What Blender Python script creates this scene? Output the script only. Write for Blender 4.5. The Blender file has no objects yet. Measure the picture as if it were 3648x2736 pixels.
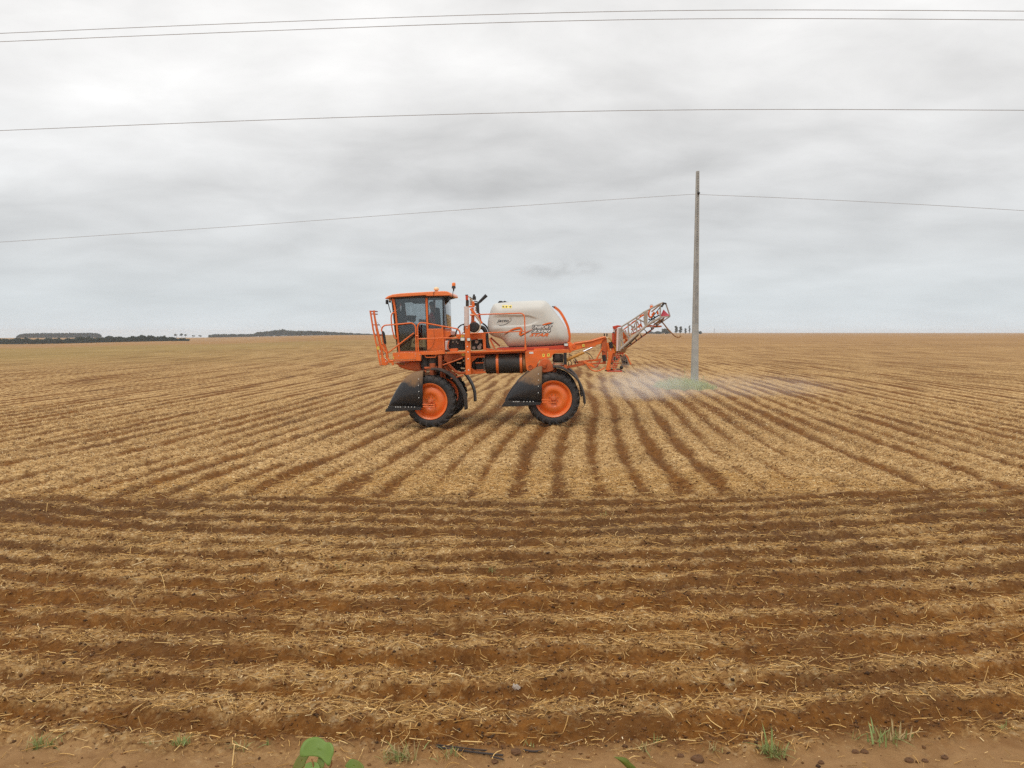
import bpy, math, random
import numpy as np
from mathutils import Vector, Matrix
from mathutils.bvhtree import BVHTree

S = bpy.context.scene
COL = S.collection
rng = np.random.default_rng(7)
random.seed(11)
R = math.radians

# ------------------------------------------------------------------ camera
FPX = 2837.0                       # focal length in photo pixels (28 mm equivalent)
CAMH = 2.6
PITCH = math.atan(184 / FPX)
cam = bpy.data.cameras.new('camera')
cam.sensor_width = 36; cam.lens = 36 * FPX / 3648
cam.clip_start = .05; cam.clip_end = 20000
co = bpy.data.objects.new('camera', cam); COL.objects.link(co)
co.location = (0, 0, CAMH); co.rotation_euler = (math.pi / 2 - PITCH, 0, 0)
S.camera = co

# ------------------------------------------------------------------ world
SUN_EL, SUN_AZ = R(58), R(205)     # azimuth clockwise from +Y
W = bpy.data.worlds.new('World'); S.world = W; W.use_nodes = True
nt = W.node_tree; nt.nodes.clear()
def nd(t, typ, **k):
    n = t.nodes.new(typ)
    for a, b in k.items():
        if a.startswith('i_'):
            n.inputs[a[2:].replace('_', ' ')].default_value = b
        else:
            setattr(n, a, b)
    return n
def mth(t, op, a, b=None, c=None, clamp=False):
    n = t.nodes.new('ShaderNodeMath'); n.operation = op; n.use_clamp = clamp
    for i, x in enumerate((a, b, c)):
        if x is None: continue
        if isinstance(x, (int, float)): n.inputs[i].default_value = x
        else: t.links.new(x, n.inputs[i])
    return n.outputs[0]
def ramp(t, fac, stops, interp='LINEAR'):
    n = t.nodes.new('ShaderNodeValToRGB'); n.color_ramp.interpolation = interp
    el = n.color_ramp.elements
    while len(el) < len(stops): el.new(.5)
    for e, (p, c) in zip(el, stops):
        e.position = p; e.color = (*c, 1) if len(c) == 3 else c
    t.links.new(fac, n.inputs[0]); return n.outputs[0]
def mix(t, fac, a, b, blend='MIX'):
    n = t.nodes.new('ShaderNodeMix'); n.data_type = 'RGBA'; n.blend_type = blend
    for sock, x in ((n.inputs[0], fac), (n.inputs[6], a), (n.inputs[7], b)):
        if isinstance(x, (int, float)): sock.default_value = x
        elif isinstance(x, tuple): sock.default_value = (*x, 1) if len(x) == 3 else x
        else: t.links.new(x, sock)
    return n.outputs[2]
def noise(t, vec, scale, detail=4, rough=.5, dist=0.0, dim='3D'):
    n = t.nodes.new('ShaderNodeTexNoise'); n.noise_dimensions = dim
    n.inputs['Scale'].default_value = scale; n.inputs['Detail'].default_value = detail
    n.inputs['Roughness'].default_value = rough; n.inputs['Distortion'].default_value = dist
    if vec is not None: t.links.new(vec, n.inputs['Vector'])
    return n.outputs[0]

tc = nd(nt, 'ShaderNodeTexCoord'); sep = nd(nt, 'ShaderNodeSeparateXYZ')
nt.links.new(tc.outputs['Generated'], sep.inputs[0])
zz = mth(nt, 'ADD', mth(nt, 'MAXIMUM', sep.outputs[2], 0.0), .21)
cmb = nd(nt, 'ShaderNodeCombineXYZ')
nt.links.new(mth(nt, 'DIVIDE', sep.outputs[0], zz), cmb.inputs[0])
nt.links.new(mth(nt, 'DIVIDE', sep.outputs[1], zz), cmb.inputs[1])
mp = nd(nt, 'ShaderNodeMapping'); mp.inputs['Location'].default_value = (3.1, 1.7, 0)
mp.inputs['Scale'].default_value = (1.0, 1.25, 1)
nt.links.new(cmb.outputs[0], mp.inputs[0])
n1 = noise(nt, mp.outputs[0], .75, 3, .45, .3)
n2 = noise(nt, mp.outputs[0], 2.4, 7, .55, .25)
el = mth(nt, 'ARCSINE', sep.outputs[2])
eld = mth(nt, 'DIVIDE', el, math.pi / 2, clamp=True)
base = ramp(nt, eld, [(0.0, (.76, .81, .84)), (.022, (.70, .745, .77)), (.06, (.70, .72, .73)), (.11, (.79, .795, .795)),
                      (.17, (.91, .905, .895)), (.25, (.97, .96, .945)), (.55, (1.05, 1.04, 1.02)), (1.0, (1.1, 1.09, 1.07))])
cl = mth(nt, 'ADD', mth(nt, 'MULTIPLY', mth(nt, 'SUBTRACT', n1, .5), 0.70), mth(nt, 'MULTIPLY', mth(nt, 'SUBTRACT', n2, .5), .60))
fadeh = mth(nt, 'MULTIPLY_ADD', mth(nt, 'MINIMUM', mth(nt, 'MULTIPLY', eld, 9.0), 1.0), .75, .25)
mul = mth(nt, 'ADD', mth(nt, 'MULTIPLY', cl, fadeh), 1.0)
cloud = nd(nt, 'ShaderNodeVectorMath', operation='SCALE')
nt.links.new(base, cloud.inputs[0]); nt.links.new(mul, cloud.inputs['Scale'])
sky = nd(nt, 'ShaderNodeTexSky', sky_type='NISHITA', sun_disc=False, sun_elevation=SUN_EL, sun_rotation=SUN_AZ)
bg1 = nd(nt, 'ShaderNodeBackground'); bg1.inputs[1].default_value = .05
bg2 = nd(nt, 'ShaderNodeBackground'); bg2.inputs[1].default_value = 1.0
nt.links.new(sky.outputs[0], bg1.inputs[0]); nt.links.new(cloud.outputs[0], bg2.inputs[0])
ms = nd(nt, 'ShaderNodeMixShader'); ms.inputs[0].default_value = .93    # 93 % overcast
nt.links.new(bg1.outputs[0], ms.inputs[1]); nt.links.new(bg2.outputs[0], ms.inputs[2])
wo = nd(nt, 'ShaderNodeOutputWorld'); nt.links.new(ms.outputs[0], wo.inputs[0])

sl = bpy.data.lights.new('sun', 'SUN'); sl.energy = 1.35; sl.angle = R(30); sl.color = (1, .965, .91)
so = bpy.data.objects.new('sun', sl); COL.objects.link(so)
d = Vector((math.sin(SUN_AZ) * math.cos(SUN_EL), math.cos(SUN_AZ) * math.cos(SUN_EL), math.sin(SUN_EL)))
so.rotation_euler = d.to_track_quat('Z', 'Y').to_euler(); so.location = (0, -5, 30)

S.view_settings.view_transform = 'Standard'; S.view_settings.look = 'None'
S.view_settings.exposure = 0.0; S.view_settings.gamma = 1
cy = S.cycles
cy.use_denoising = False; cy.denoiser = 'OPENIMAGEDENOISE'
cy.max_bounces = 6; cy.diffuse_bounces = 3; cy.volume_bounces = 1; cy.transparent_max_bounces = 16
cy.volume_step_rate = 1.0; cy.volume_max_steps = 96

# ------------------------------------------------------------------ helpers
def tag(o, label=None, cat=None, group=None, kind=None):
    if label: o['label'] = label
    if cat: o['category'] = cat
    if group: o['group'] = group
    if kind: o['kind'] = kind
    return o

class MB:
    def __init__(s): s.v = []; s.f = []
    def add(s, vs, fs):
        b = len(s.v); s.v += [tuple(v) for v in vs]; s.f += [tuple(i + b for i in f) for f in fs]; return s
    def box(s, a, b):
        (x0, y0, z0), (x1, y1, z1) = a, b
        return s.add([(x0, y0, z0), (x1, y0, z0), (x1, y1, z0), (x0, y1, z0), (x0, y0, z1), (x1, y0, z1), (x1, y1, z1), (x0, y1, z1)],
                     [(0, 3, 2, 1), (4, 5, 6, 7), (0, 1, 5, 4), (1, 2, 6, 5), (2, 3, 7, 6), (3, 0, 4, 7)])
    def ext(s, pts, y0, y1):                       # polygon in (x, z) extruded along y
        n = len(pts)
        area = sum(pts[i][0] * pts[(i + 1) % n][1] - pts[(i + 1) % n][0] * pts[i][1] for i in range(n))
        if area < 0: pts = pts[::-1]
        vs = [(p[0], y0, p[1]) for p in pts] + [(p[0], y1, p[1]) for p in pts]
        fs = [tuple(range(n)), tuple(range(2 * n - 1, n - 1, -1))]
        fs += [(i, i + n, (i + 1) % n + n, (i + 1) % n) for i in range(n)]
        return s.add(vs, fs)
    def tube(s, pts, r, n=8, flat=None, cap=True):
        P = [Vector(p) for p in pts]; m = len(P)
        if m < 2: return s
        rs = r if isinstance(r, (list, tuple)) else [r] * m
        T = [(P[min(i + 1, m - 1)] - P[max(i - 1, 0)]).normalized() for i in range(m)]
        up = Vector((0, 0, 1)) if abs(T[0].z) < .9 else Vector((1, 0, 0))
        N = (up - T[0] * up.dot(T[0])).normalized(); vs = []
        for i in range(m):
            N = (N - T[i] * N.dot(T[i])).normalized(); B = T[i].cross(N)
            for k in range(n):
                a = 2 * math.pi * (k + .5) / n
                vs.append(P[i] + N * (math.cos(a) * rs[i]) + B * (math.sin(a) * rs[i] * (flat or 1)))
        fs = [(i * n + k, i * n + (k + 1) % n, (i + 1) * n + (k + 1) % n, (i + 1) * n + k) for i in range(m - 1) for k in range(n)]
        if cap: fs += [tuple(range(n - 1, -1, -1)), tuple((m - 1) * n + k for k in range(n))]
        return s.add(vs, fs)
    def bar(s, a, b, w, h=None):                   # rectangular bar, h in the xz plane, w along y
        a = Vector(a); b = Vector(b); h = h or w; t = (b - a).normalized()
        y = Vector((0, 1, 0)); y = (y - t * t.dot(y)).normalized(); u = t.cross(y)
        vs = [p + y * (sy * w / 2) + u * (su * h / 2) for p in (a, b) for sy, su in ((-1, -1), (1, -1), (1, 1), (-1, 1))]
        return s.add(vs, [(0, 1, 2, 3), (7, 6, 5, 4), (0, 4, 5, 1), (1, 5, 6, 2), (2, 6, 7, 3), (3, 7, 4, 0)])
    def ell(s, c, rx, ry, rz, nu=14, nv=9, z0=-1.0):
        vs = []; a0 = math.asin(max(-1, z0))
        for j in range(nv + 1):
            ph = a0 + (math.pi / 2 - a0) * j / nv
            for i in range(nu):
                th = 2 * math.pi * i / nu
                vs.append((c[0] + rx * math.cos(ph) * math.cos(th), c[1] + ry * math.cos(ph) * math.sin(th), c[2] + rz * math.sin(ph)))
        fs = [(j * nu + i, j * nu + (i + 1) % nu, (j + 1) * nu + (i + 1) % nu, (j + 1) * nu + i) for j in range(nv) for i in range(nu)]
        fs.append(tuple(range(nu - 1, -1, -1)))
        return s.add(vs, fs)
    def lathe(s, prof, n=48, c=(0, 0, 0)):         # profile of (y, r) round the y axis
        vs = []; m = len(prof)
        for y, r in prof:
            for k in range(n):
                a = 2 * math.pi * k / n
                vs.append((c[0] + r * math.cos(a), c[1] + y, c[2] + r * math.sin(a)))
        fs = [(i * n + k, (i + 1) * n + k, (i + 1) * n + (k + 1) % n, i * n + (k + 1) % n) for i in range(m - 1) for k in range(n)]
        return s.add(vs, fs)
    def build(s, name, mat, parent=None, smooth=38, bevel=0, loc=None):
        me = bpy.data.meshes.new(name)
        me.from_pydata([tuple(v) for v in s.v], [], s.f); me.update()
        if smooth:
            me.polygons.foreach_set('use_smooth', [True] * len(me.polygons))
            me.set_sharp_from_angle(angle=R(smooth))
        if mat: me.materials.append(mat)
        o = bpy.data.objects.new(name, me); COL.objects.link(o)
        if parent: o.parent = parent
        if loc is not None: o.location = loc
        if bevel:
            b = o.modifiers.new('bevel', 'BEVEL'); b.width = bevel; b.segments = 2; b.limit_method = 'ANGLE'; b.angle_limit = R(35)
        return o

def smooth_line(pts, k=5):
    P = [Vector(p) for p in pts]; out = []
    for i in range(len(P) - 1):
        a = P[max(i - 1, 0)]; b = P[i]; c = P[i + 1]; e = P[min(i + 2, len(P) - 1)]
        for j in range(k):
            t = j / k
            out.append(.5 * ((2 * b) + (c - a) * t + (2 * a - 5 * b + 4 * c - e) * t * t + (3 * b - a - 3 * c + e) * t ** 3))
    out.append(P[-1]); return out

def empty(name, loc=(0, 0, 0), rz=0, parent=None):
    o = bpy.data.objects.new(name, None); COL.objects.link(o)
    o.location = loc; o.rotation_euler = (0, 0, rz); o.empty_display_size = .3
    if parent: o.parent = parent
    return o

def npmesh(name, V, F, mat, k=4, smooth=False, attrs=None):
    me = bpy.data.meshes.new(name)
    V = np.asarray(V, np.float32); F = np.asarray(F, np.int32)
    me.vertices.add(len(V)); me.vertices.foreach_set('co', V.ravel())
    me.loops.add(F.size); me.loops.foreach_set('vertex_index', F.ravel())
    me.polygons.add(len(F)); me.polygons.foreach_set('loop_start', np.arange(0, F.size, k, dtype=np.int32))
    me.polygons.foreach_set('loop_total', np.full(len(F), k, np.int32))
    if smooth: me.polygons.foreach_set('use_smooth', np.ones(len(F), bool))
    me.update(calc_edges=True)
    for nm, arr in (attrs or {}).items():
        a = me.attributes.new(nm, 'FLOAT', 'POINT'); a.data.foreach_set('value', np.asarray(arr, np.float32))
    if mat: me.materials.append(mat)
    o = bpy.data.objects.new(name, me); COL.objects.link(o); return o

# photo-pixel ray, used only to measure where real things stand
def ray(px, py):
    u = (px - 1824) / FPX; v = -(py - 1368) / FPX
    cp, sp = math.cos(PITCH), math.sin(PITCH)
    return Vector((u, cp + v * sp, -sp + v * cp))
CAM = Vector((0, 0, CAMH))
def on_y(px, py, Y):
    d = ray(px, py); return CAM + d * (Y / d.y)
def on_ground(px, py, z=0.0):
    d = ray(px, py); return CAM + d * ((z - CAMH) / d.z)

# ------------------------------------------------------------------ materials
def newmat(name):
    m = bpy.data.materials.new(name); m.use_nodes = True; t = m.node_tree
    b = t.nodes['Principled BSDF']; return m, t, b
def pm(name, col, rough=.5, metal=0., var=.12, vscale=3., bump=0., bscale=60., dust=0., dustcol=(.30, .19, .10), coat=0., spec=.5):
    m, t, b = newmat(name)
    tcn = nd(t, 'ShaderNodeTexCoord'); P = tcn.outputs['Object']
    n = noise(t, P, vscale, 6, .6)
    dark = tuple(c * (1 - var) for c in col); lite = tuple(min(1, c * (1 + var)) for c in col)
    c = mix(t, ramp(t, n, [(.3, (0, 0, 0)), (.7, (1, 1, 1))]), dark, lite)
    if dust:
        dn = noise(t, P, 5.0, 8, .65, .4)
        g = nd(t, 'ShaderNodeNewGeometry'); sz = nd(t, 'ShaderNodeSeparateXYZ'); t.links.new(g.outputs['Normal'], sz.inputs[0])
        f = mth(t, 'ADD', mth(t, 'MULTIPLY', mth(t, 'SUBTRACT', dn, .42), 2.2), mth(t, 'MULTIPLY', sz.outputs[2], .30))
        c = mix(t, mth(t, 'MULTIPLY', f, dust, clamp=True), c, dustcol)
        r = mth(t, 'MULTIPLY_ADD', mth(t, 'MULTIPLY', f, dust, clamp=True), .35, rough, clamp=True); t.links.new(r, b.inputs['Roughness'])
    else: b.inputs['Roughness'].default_value = rough
    t.links.new(c, b.inputs['Base Color']); b.inputs['Metallic'].default_value = metal
    b.inputs['Coat Weight'].default_value = coat; b.inputs['Specular IOR Level'].default_value = spec
    if bump:
        bn = nd(t, 'ShaderNodeBump'); bn.inputs['Strength'].default_value = bump; bn.inputs['Distance'].default_value = .01
        t.links.new(noise(t, P, bscale, 4, .6), bn.inputs['Height']); t.links.new(bn.outputs[0], b.inputs['Normal'])
    return m
ORANGE = pm('orange_paint', (.78, .150, .018), .42, var=.14, dust=.42, coat=.15, dustcol=(.42, .20, .09))
ORANGE_D = pm('dusty_orange_paint', (.62, .115, .022), .58, var=.15, dust=.75, dustcol=(.34, .18, .09))
ORANGE_L = pm('bright_orange_roof', (.86, .22, .055), .38, var=.05, dust=.12, coat=.2, dustcol=(.6, .32, .18))
RED = pm('red_orange_paint', (.55, .055, .02), .5, dust=.3)
BLACK = pm('black_plastic', (.016, .017, .020), .42, var=.2, dust=.10)
BLACKD = pm('grimy_black', (.022, .020, .019), .6, var=.4, dust=.55, dustcol=(.12, .075, .045))
RUBBER = pm('tyre_rubber', (.020, .021, .024), .62, var=.25, bump=.3, bscale=40, dust=.62, dustcol=(.13, .088, .058))
GREY = pm('galvanised_grey', (.40, .34, .285), .55, metal=.2, var=.15, dust=.3)
SILVER = pm('chrome_rod', (.62, .64, .68), .22, metal=.9, var=.05)
YELLOW = pm('yellow_cylinder_paint', (.55, .25, .03), .45, dust=.4)
WHITEP = pm('pinkish_white_paint', (.70, .58, .54), .55, var=.06, dust=.2)
CREAM = pm('cream_plastic', (.78, .62, .38), .45, var=.05)
CREAMH = pm('cream_hose', (.62, .52, .38), .5, var=.1)
TANK = pm('pale_tank_plastic', (.60, .585, .54), .48, var=.04, vscale=1.2, dust=.10, dustcol=(.42, .34, .24))
REDSHIRT = pm('red_cloth', (.80, .09, .10), .9, var=.2)
SKIN = pm('skin', (.42, .22, .14), .6, var=.08)
JEANS = pm('dark_trousers', (.03, .035, .06), .9)
HAIR = pm('dark_hair', (.012, .009, .007), .6)
SEATM = pm('seat_fabric', (.02, .02, .022), .85)
INNER = pm('cab_lining', (.055, .052, .050), .8)
LENS = pm('lamp_lens', (.75, .75, .72), .15, var=.03)
AMBER = pm('amber_lens', (.85, .20, .02), .2, var=.05, coat=.5)
PINK = pm('faded_red_flag', (.62, .09, .13), .7)
DECALD = pm('dark_print', (.045, .045, .055), .5, var=.1)
DECALW = pm('white_print', (.78, .77, .74), .5, var=.03)
DECALO = pm('orange_print', (.83, .16, .02), .5, var=.05)
DECALY = pm('yellow_print', (.85, .66, .10), .5, var=.15, vscale=30)
WHITEL = pm('white_label', (.72, .72, .68), .5)
CHASSIS = pm('chassis_orange_grime', (.40, .085, .02), .65, var=.3, dust=.7, dustcol=(.15, .08, .045))
BRONZE = pm('burnt_brown_cap', (.30, .14, .05), .55, dust=.5)

def glassmat(name, tint, fac=.10):
    m, t, b = newmat(name); t.nodes.remove(b)
    tr = nd(t, 'ShaderNodeBsdfTransparent'); tr.inputs[0].default_value = (*tint, 1)
    gl = nd(t, 'ShaderNodeBsdfGlossy'); gl.inputs['Roughness'].default_value = .04; gl.inputs[0].default_value = (.9, .93, .95, 1)
    lw = nd(t, 'ShaderNodeFresnel'); lw.inputs[0].default_value = 1.5
    f = mth(t, 'ADD', lw.outputs[0], fac - .04, clamp=True)
    mx = nd(t, 'ShaderNodeMixShader'); t.links.new(f, mx.inputs[0]); t.links.new(tr.outputs[0], mx.inputs[1]); t.links.new(gl.outputs[0], mx.inputs[2])
    t.links.new(mx.outputs[0], t.nodes['Material Output'].inputs[0]); return m
GLASS = glassmat('tinted_glass', (.72, .75, .76), .07)
GLASS2 = glassmat('clear_dusty_glass', (.66, .66, .70), .13)

# fender plastic: dust caked on the upper part
def fendermat():
    m, t, b = newmat('mud_shield_plastic')
    tcn = nd(t, 'ShaderNodeTexCoord'); P = tcn.outputs['Object']; sp = nd(t, 'ShaderNodeSeparateXYZ'); t.links.new(P, sp.inputs[0])
    n = noise(t, P, 3.2, 8, .6, .3)
    f = mth(t, 'ADD', mth(t, 'MULTIPLY', mth(t, 'SUBTRACT', sp.outputs[2], 1.14), 2.6), mth(t, 'MULTIPLY', mth(t, 'SUBTRACT', n, .5), 1.7))
    f2 = ramp(t, f, [(0, (0, 0, 0)), (.42, (1, 1, 1))])
    c = mix(t, f2, (.021, .022, .026), (.215, .125, .062))
    n3 = noise(t, P, 14, 6, .7)
    c = mix(t, mth(t, 'MULTIPLY', mth(t, 'SUBTRACT', n3, .45), .35, clamp=True), c, (.16, .11, .07))
    t.links.new(c, b.inputs['Base Color']); b.inputs['Roughness'].default_value = .42
    t.links.new(mth(t, 'MULTIPLY_ADD', f2, .4, .38), b.inputs['Roughness']); return m
FENDER = fendermat()

# ------------------------------------------------------------------ terrain
TB = rng.random((256, 256))
def vnoise(x, y, s=0):
    x = np.asarray(x, float) + 37.3 * s; y = np.asarray(y, float) + 91.7 * s
    xi = np.floor(x).astype(int); yi = np.floor(y).astype(int); fx = x - xi; fy = y - yi
    fx = fx * fx * (3 - 2 * fx); fy = fy * fy * (3 - 2 * fy)
    a = TB[xi & 255, yi & 255]; b = TB[(xi + 1) & 255, yi & 255]; c = TB[xi & 255, (yi + 1) & 255]; e = TB[(xi + 1) & 255, (yi + 1) & 255]
    return (a * (1 - fx) + b * fx) * (1 - fy) + (c * (1 - fx) + e * fx) * fy
def fbm(x, y, o=4, s=0, g=.5):
    t = 0; a = 1; w = 0
    for i in range(o):
        t = t + a * vnoise(x * 2.03 ** i, y * 2.03 ** i, s + i * 3); w += a; a *= g
    return t / w
def sst(a, b, x):
    t = np.clip((x - a) / (b - a), 0, 1); return t * t * (3 - 2 * t)

RR = [0, 60, 120, 250, 400, 700, 1500, 6000]
UU = [-2400, -1200, 0, 670, 1300, 2000]
ZT = np.array([[0, 0, 0, 0, 0, 0, 0, 0],
               [0, 0, -.4, -1.9, -3.9, -8.0, -6.2, -50],
               [0, 0, -.4, -1.9, -3.9, -8.0, -6.2, -50],
               [0, 0, -.2, -1.1, -2.3, -4.8, -6.5, -50],
               [0, 0, 0, 0, 0, 0, -2.2, -20],
               [0, 0, 0, 0, 0, 0, 0, 0]], float)
def zfar(x, y):
    r = np.hypot(x, y); az = np.arctan2(x, np.maximum(y, 1e-6)); az = np.where(y <= 0, np.sign(x) * 1.5, az)
    u = np.clip(1824 + FPX * np.tan(np.clip(az, -.98, .98)), -2400, 2000)
    cols = np.array([np.interp(r, RR, row) for row in ZT])
    k = np.clip(np.searchsorted(UU, u) - 1, 0, len(UU) - 2)
    U = np.array(UU, float); f = np.clip((u - U[k]) / (U[k + 1] - U[k]), 0, 1); f = f * f * (3 - 2 * f)
    idx = np.arange(r.size).reshape(r.shape)
    cf = cols.reshape(len(UU), -1)
    a = cf[k.ravel(), idx.ravel()]; b = cf[k.ravel() + 1, idx.ravel()]
    return (a + (b - a) * f.ravel()).reshape(r.shape)

SP = .69; SH = .56; ROWA = math.atan(270 / FPX)
def rows(x, y):
    wob = .30 * (fbm(x * .11, y * .11, 2, 40) - .5) + .07 * (fbm(x * .5, y * .35, 2, 41) - .5)
    v = x * math.cos(ROWA) - y * math.sin(ROWA) + .553 + wob * np.clip(y / 14, 0, 1.6)
    hv = y - .018 * np.minimum(x * x, 150) - .02 + .34 * (fbm(x * .18, y * .3, 2, 50) - .5) + .10 * (fbm(x * .9, y * .9, 2, 51) - .5)
    return v, hv
def zones(x, y):
    yb = 12.35 + .10 * np.maximum(x, 0) + .5 * (fbm(x * .35, y * .1, 3, 60) - .5)
    fan = sst(-.25, .35, y - yb)
    yv = 4.78 + .010 * np.minimum(x * x, 100) + .32 * (fbm(x * 1.1, y * 1.1, 3, 61) - .5)
    verge = 1 - sst(-.12, .16, y - yv)
    return fan, verge
def furrow_d(q, sp):
    f = q / sp - np.floor(q / sp); return 1 - 2 * np.abs(f - .5)          # 0 at a furrow, 1 on the ridge
def field(x, y):
    """height, straw cover, row coordinates"""
    x = np.asarray(x, float); y = np.asarray(y, float)
    v, hv = rows(x, y); fan, verge = zones(x, y)
    r = np.hypot(x, y)
    dv = furrow_d(v, SP); dh = furrow_d(hv, SH)
    lf = fbm(x * .8, y * .8, 3, 70); lf2 = fbm(x * .13, y * .13, 3, 77); hf = fbm(x * 5, y * 5, 3, 73)
    vi = np.floor(v / SP + .5); rowvar = TB[(vi.astype(int) * 7) & 255, 11]
    cf = sst(-.04, .50, dv + .75 * (lf - .5) + .55 * (hf - .5) + .55 * (rowvar - .5) + .25 * (lf2 - .5) - .03)
    hvar = TB[(np.floor(hv / SH + .5).astype(int) * 5) & 255, 23]
    ch = (.54 + .20 * sst(7.2, 9, y)) * sst(.38, .98, dh * 1.02 + 1.0 * (lf - .5) + .75 * (hf - .5) + .40 * (hvar - .5) + .03)
    mess = sst(7.0, 10.5, y)
    ch = ch * (1 - .12 * mess)
    cover = ch + (cf - ch) * fan
    cover = cover * (1 - verge * (1 - .25 * sst(.5, .62, lf)))
    near = 1 - sst(45, 90, r)
    rut = 0
    for k_ in (0.0, 2.62):
        yc_ = 22.25 + k_ + .055 * np.maximum(x - 1.0, 0) ** 1.9 - .0524 * np.minimum(x - 1.14, 0) * 0
        rut = np.maximum(rut, (1 - sst(.12, .30, np.abs(y - yc_))) * sst(.6, 1.3, x) * (1 - sst(11, 15, x)))
    rutn = rut * (.35 + .9 * sst(.35, .65, fbm(x * 1.7, y * 1.7, 2, 93)))
    cover = cover * (1 - np.clip(rutn, 0, 1) * .75)
    h = (.056 * (sst(.0, .60, dv) - .7)) * fan + (.060 * (sst(0, .6, dh) - .5)) * (1 - fan) * (1 - verge)
    cl = fbm(x * 4.3, y * 4.3, 3, 80); cl2 = fbm(x * 15, y * 15, 2, 84)
    h = h + (.085 * (cl - .5) + .060 * (cl2 - .5)) * (1 - .78 * verge) * (1 - sst(20, 45, r))
    h = h + .12 * (lf2 - .5) * (1 - verge)
    h = h * near - .045 * rut
    h = h - .09 * sst(1.5, -2.5, -x * -1) * 0
    h = h - .08 * (1 - sst(-3.0, 1.2, x)) * sst(14, 19, y) * (1 - sst(60, 120, r))
    return h + zfar(x, y), cover, v, hv, fan, verge, lf2

def gz(x, y):
    a = field(np.array([float(x)]), np.array([float(y)])); return float(a[0][0])

# ground material
def groundmat():
    m, t, b = newmat('ploughed_stubble_soil')
    def at(nm):
        a = nd(t, 'ShaderNodeAttribute', attribute_name=nm); return a.outputs['Fac']
    tcn = nd(t, 'ShaderNodeTexCoord'); P = tcn.outputs['Object']
    v, hv, fan, verge, lf, near, cov = (at(k) for k in ('row', 'hrow', 'fan', 'verge', 'lf', 'near', 'cover'))
    fr = mth(t, 'FRACT', mth(t, 'DIVIDE', v, SP))
    dv = mth(t, 'SUBTRACT', 1.0, mth(t, 'MULTIPLY', mth(t, 'ABSOLUTE', mth(t, 'SUBTRACT', fr, .5)), 2.0))
    nA = noise(t, P, .9, 4, .6); nB = noise(t, P, 5.0, 5, .65); nD = noise(t, P, .05, 3, .5)
    mr = nd(t, 'ShaderNodeMapping'); mr.inputs['Rotation'].default_value = (0, 0, ROWA); mr.inputs['Scale'].default_value = (1.45, .06, 1)
    t.links.new(P, mr.inputs[0]); nR = noise(t, mr.outputs[0], 1.0, 2, .5)
    ln_ = nd(t, 'ShaderNodeVectorMath', operation='LENGTH'); t.links.new(P, ln_.inputs[0])
    ff = ramp(t, mth(t, 'DIVIDE', ln_.outputs['Value'], 200.0), [(.12, (0, 0, 0)), (.24, (.50, .50, .50)), (.75, (.85, .85, .85))])
    ms_ = nd(t, 'ShaderNodeMapping'); ms_.inputs['Rotation'].default_value = (0, 0, ROWA); ms_.inputs['Scale'].default_value = (.85, .10, 1)
    t.links.new(P, ms_.inputs[0]); nS = noise(t, ms_.outputs[0], 1.0, 6, .7)
    fm = nd(t, 'ShaderNodeMix'); fm.data_type = 'FLOAT'; t.links.new(ff, fm.inputs[0]); t.links.new(dv, fm.inputs[2]); t.links.new(mth(t, 'MULTIPLY_ADD', mth(t, 'SUBTRACT', nS, .5), 3.2, .62), fm.inputs[3])
    q = mth(t, 'ADD', fm.outputs[0], mth(t, 'MULTIPLY', mth(t, 'SUBTRACT', nA, .5), 1.0))
    q = mth(t, 'ADD', q, mth(t, 'MULTIPLY', mth(t, 'SUBTRACT', nB, .5), .6))
    q = mth(t, 'ADD', q, mth(t, 'MULTIPLY', mth(t, 'SUBTRACT', nR, .5), 1.7))
    mr2 = nd(t, 'ShaderNodeMapRange', interpolation_type='SMOOTHSTEP'); mr2.inputs[1].default_value = .14; mr2.inputs[2].default_value = .78
    t.links.new(q, mr2.inputs[0]); farcov = mr2.outputs[0]
    n = nd(t, 'ShaderNodeMix'); n.data_type = 'FLOAT'; t.links.new(near, n.inputs[0]); t.links.new(farcov, n.inputs[2]); t.links.new(cov, n.inputs[3])
    cover = n.outputs[0]
    # fine break-up of the cover edge
    nC = noise(t, P, 26, 5, .75)
    cover = mth(t, 'ADD', cover, mth(t, 'MULTIPLY', mth(t, 'SUBTRACT', nC, .5), 1.3), clamp=True)
    # soil
    sn = noise(t, P, 9, 6, .65); sn2 = noise(t, P, .55, 3, .5)
    soil = mix(t, ramp(t, sn, [(.32, (0, 0, 0)), (.70, (1, 1, 1))]), (.092, .033, .0065), (.245, .098, .019))
    soil = mix(t, ramp(t, sn2, [(.45, (0, 0, 0)), (.75, (1, 1, 1))]), soil, (.110, .048, .015))
    # grey damp soil in the middle band of the headland
    sp = nd(t, 'ShaderNodeSeparateXYZ'); t.links.new(P, sp.inputs[0])
    band = mth(t, 'MULTIPLY', ramp(t, mth(t, 'DIVIDE', sp.outputs[1], 20.0), [(.36, (0, 0, 0)), (.47, (1, 1, 1)), (.60, (1, 1, 1)), (.68, (0, 0, 0))]), .40)
    soil = mix(t, band, soil, (.062, .033, .016))
    vn = noise(t, P, 2.2, 7, .7, .6)
    vsoil = mix(t, ramp(t, vn, [(.35, (0, 0, 0)), (.65, (1, 1, 1))]), (.235, .122, .048), (.350, .200, .088))
    soil = mix(t, verge, soil, vsoil)
    # chaff
    mpc = nd(t, 'ShaderNodeMapping'); mpc.inputs['Scale'].default_value = (1, 1.0, 1); t.links.new(P, mpc.inputs[0])
    vo = nd(t, 'ShaderNodeTexVoronoi'); vo.inputs['Scale'].default_value = 42; vo.inputs['Randomness'].default_value = 1; t.links.new(mpc.outputs[0], vo.inputs['Vector'])
    sc = nd(t, 'ShaderNodeSeparateColor'); t.links.new(vo.outputs['Color'], sc.inputs[0])
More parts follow.
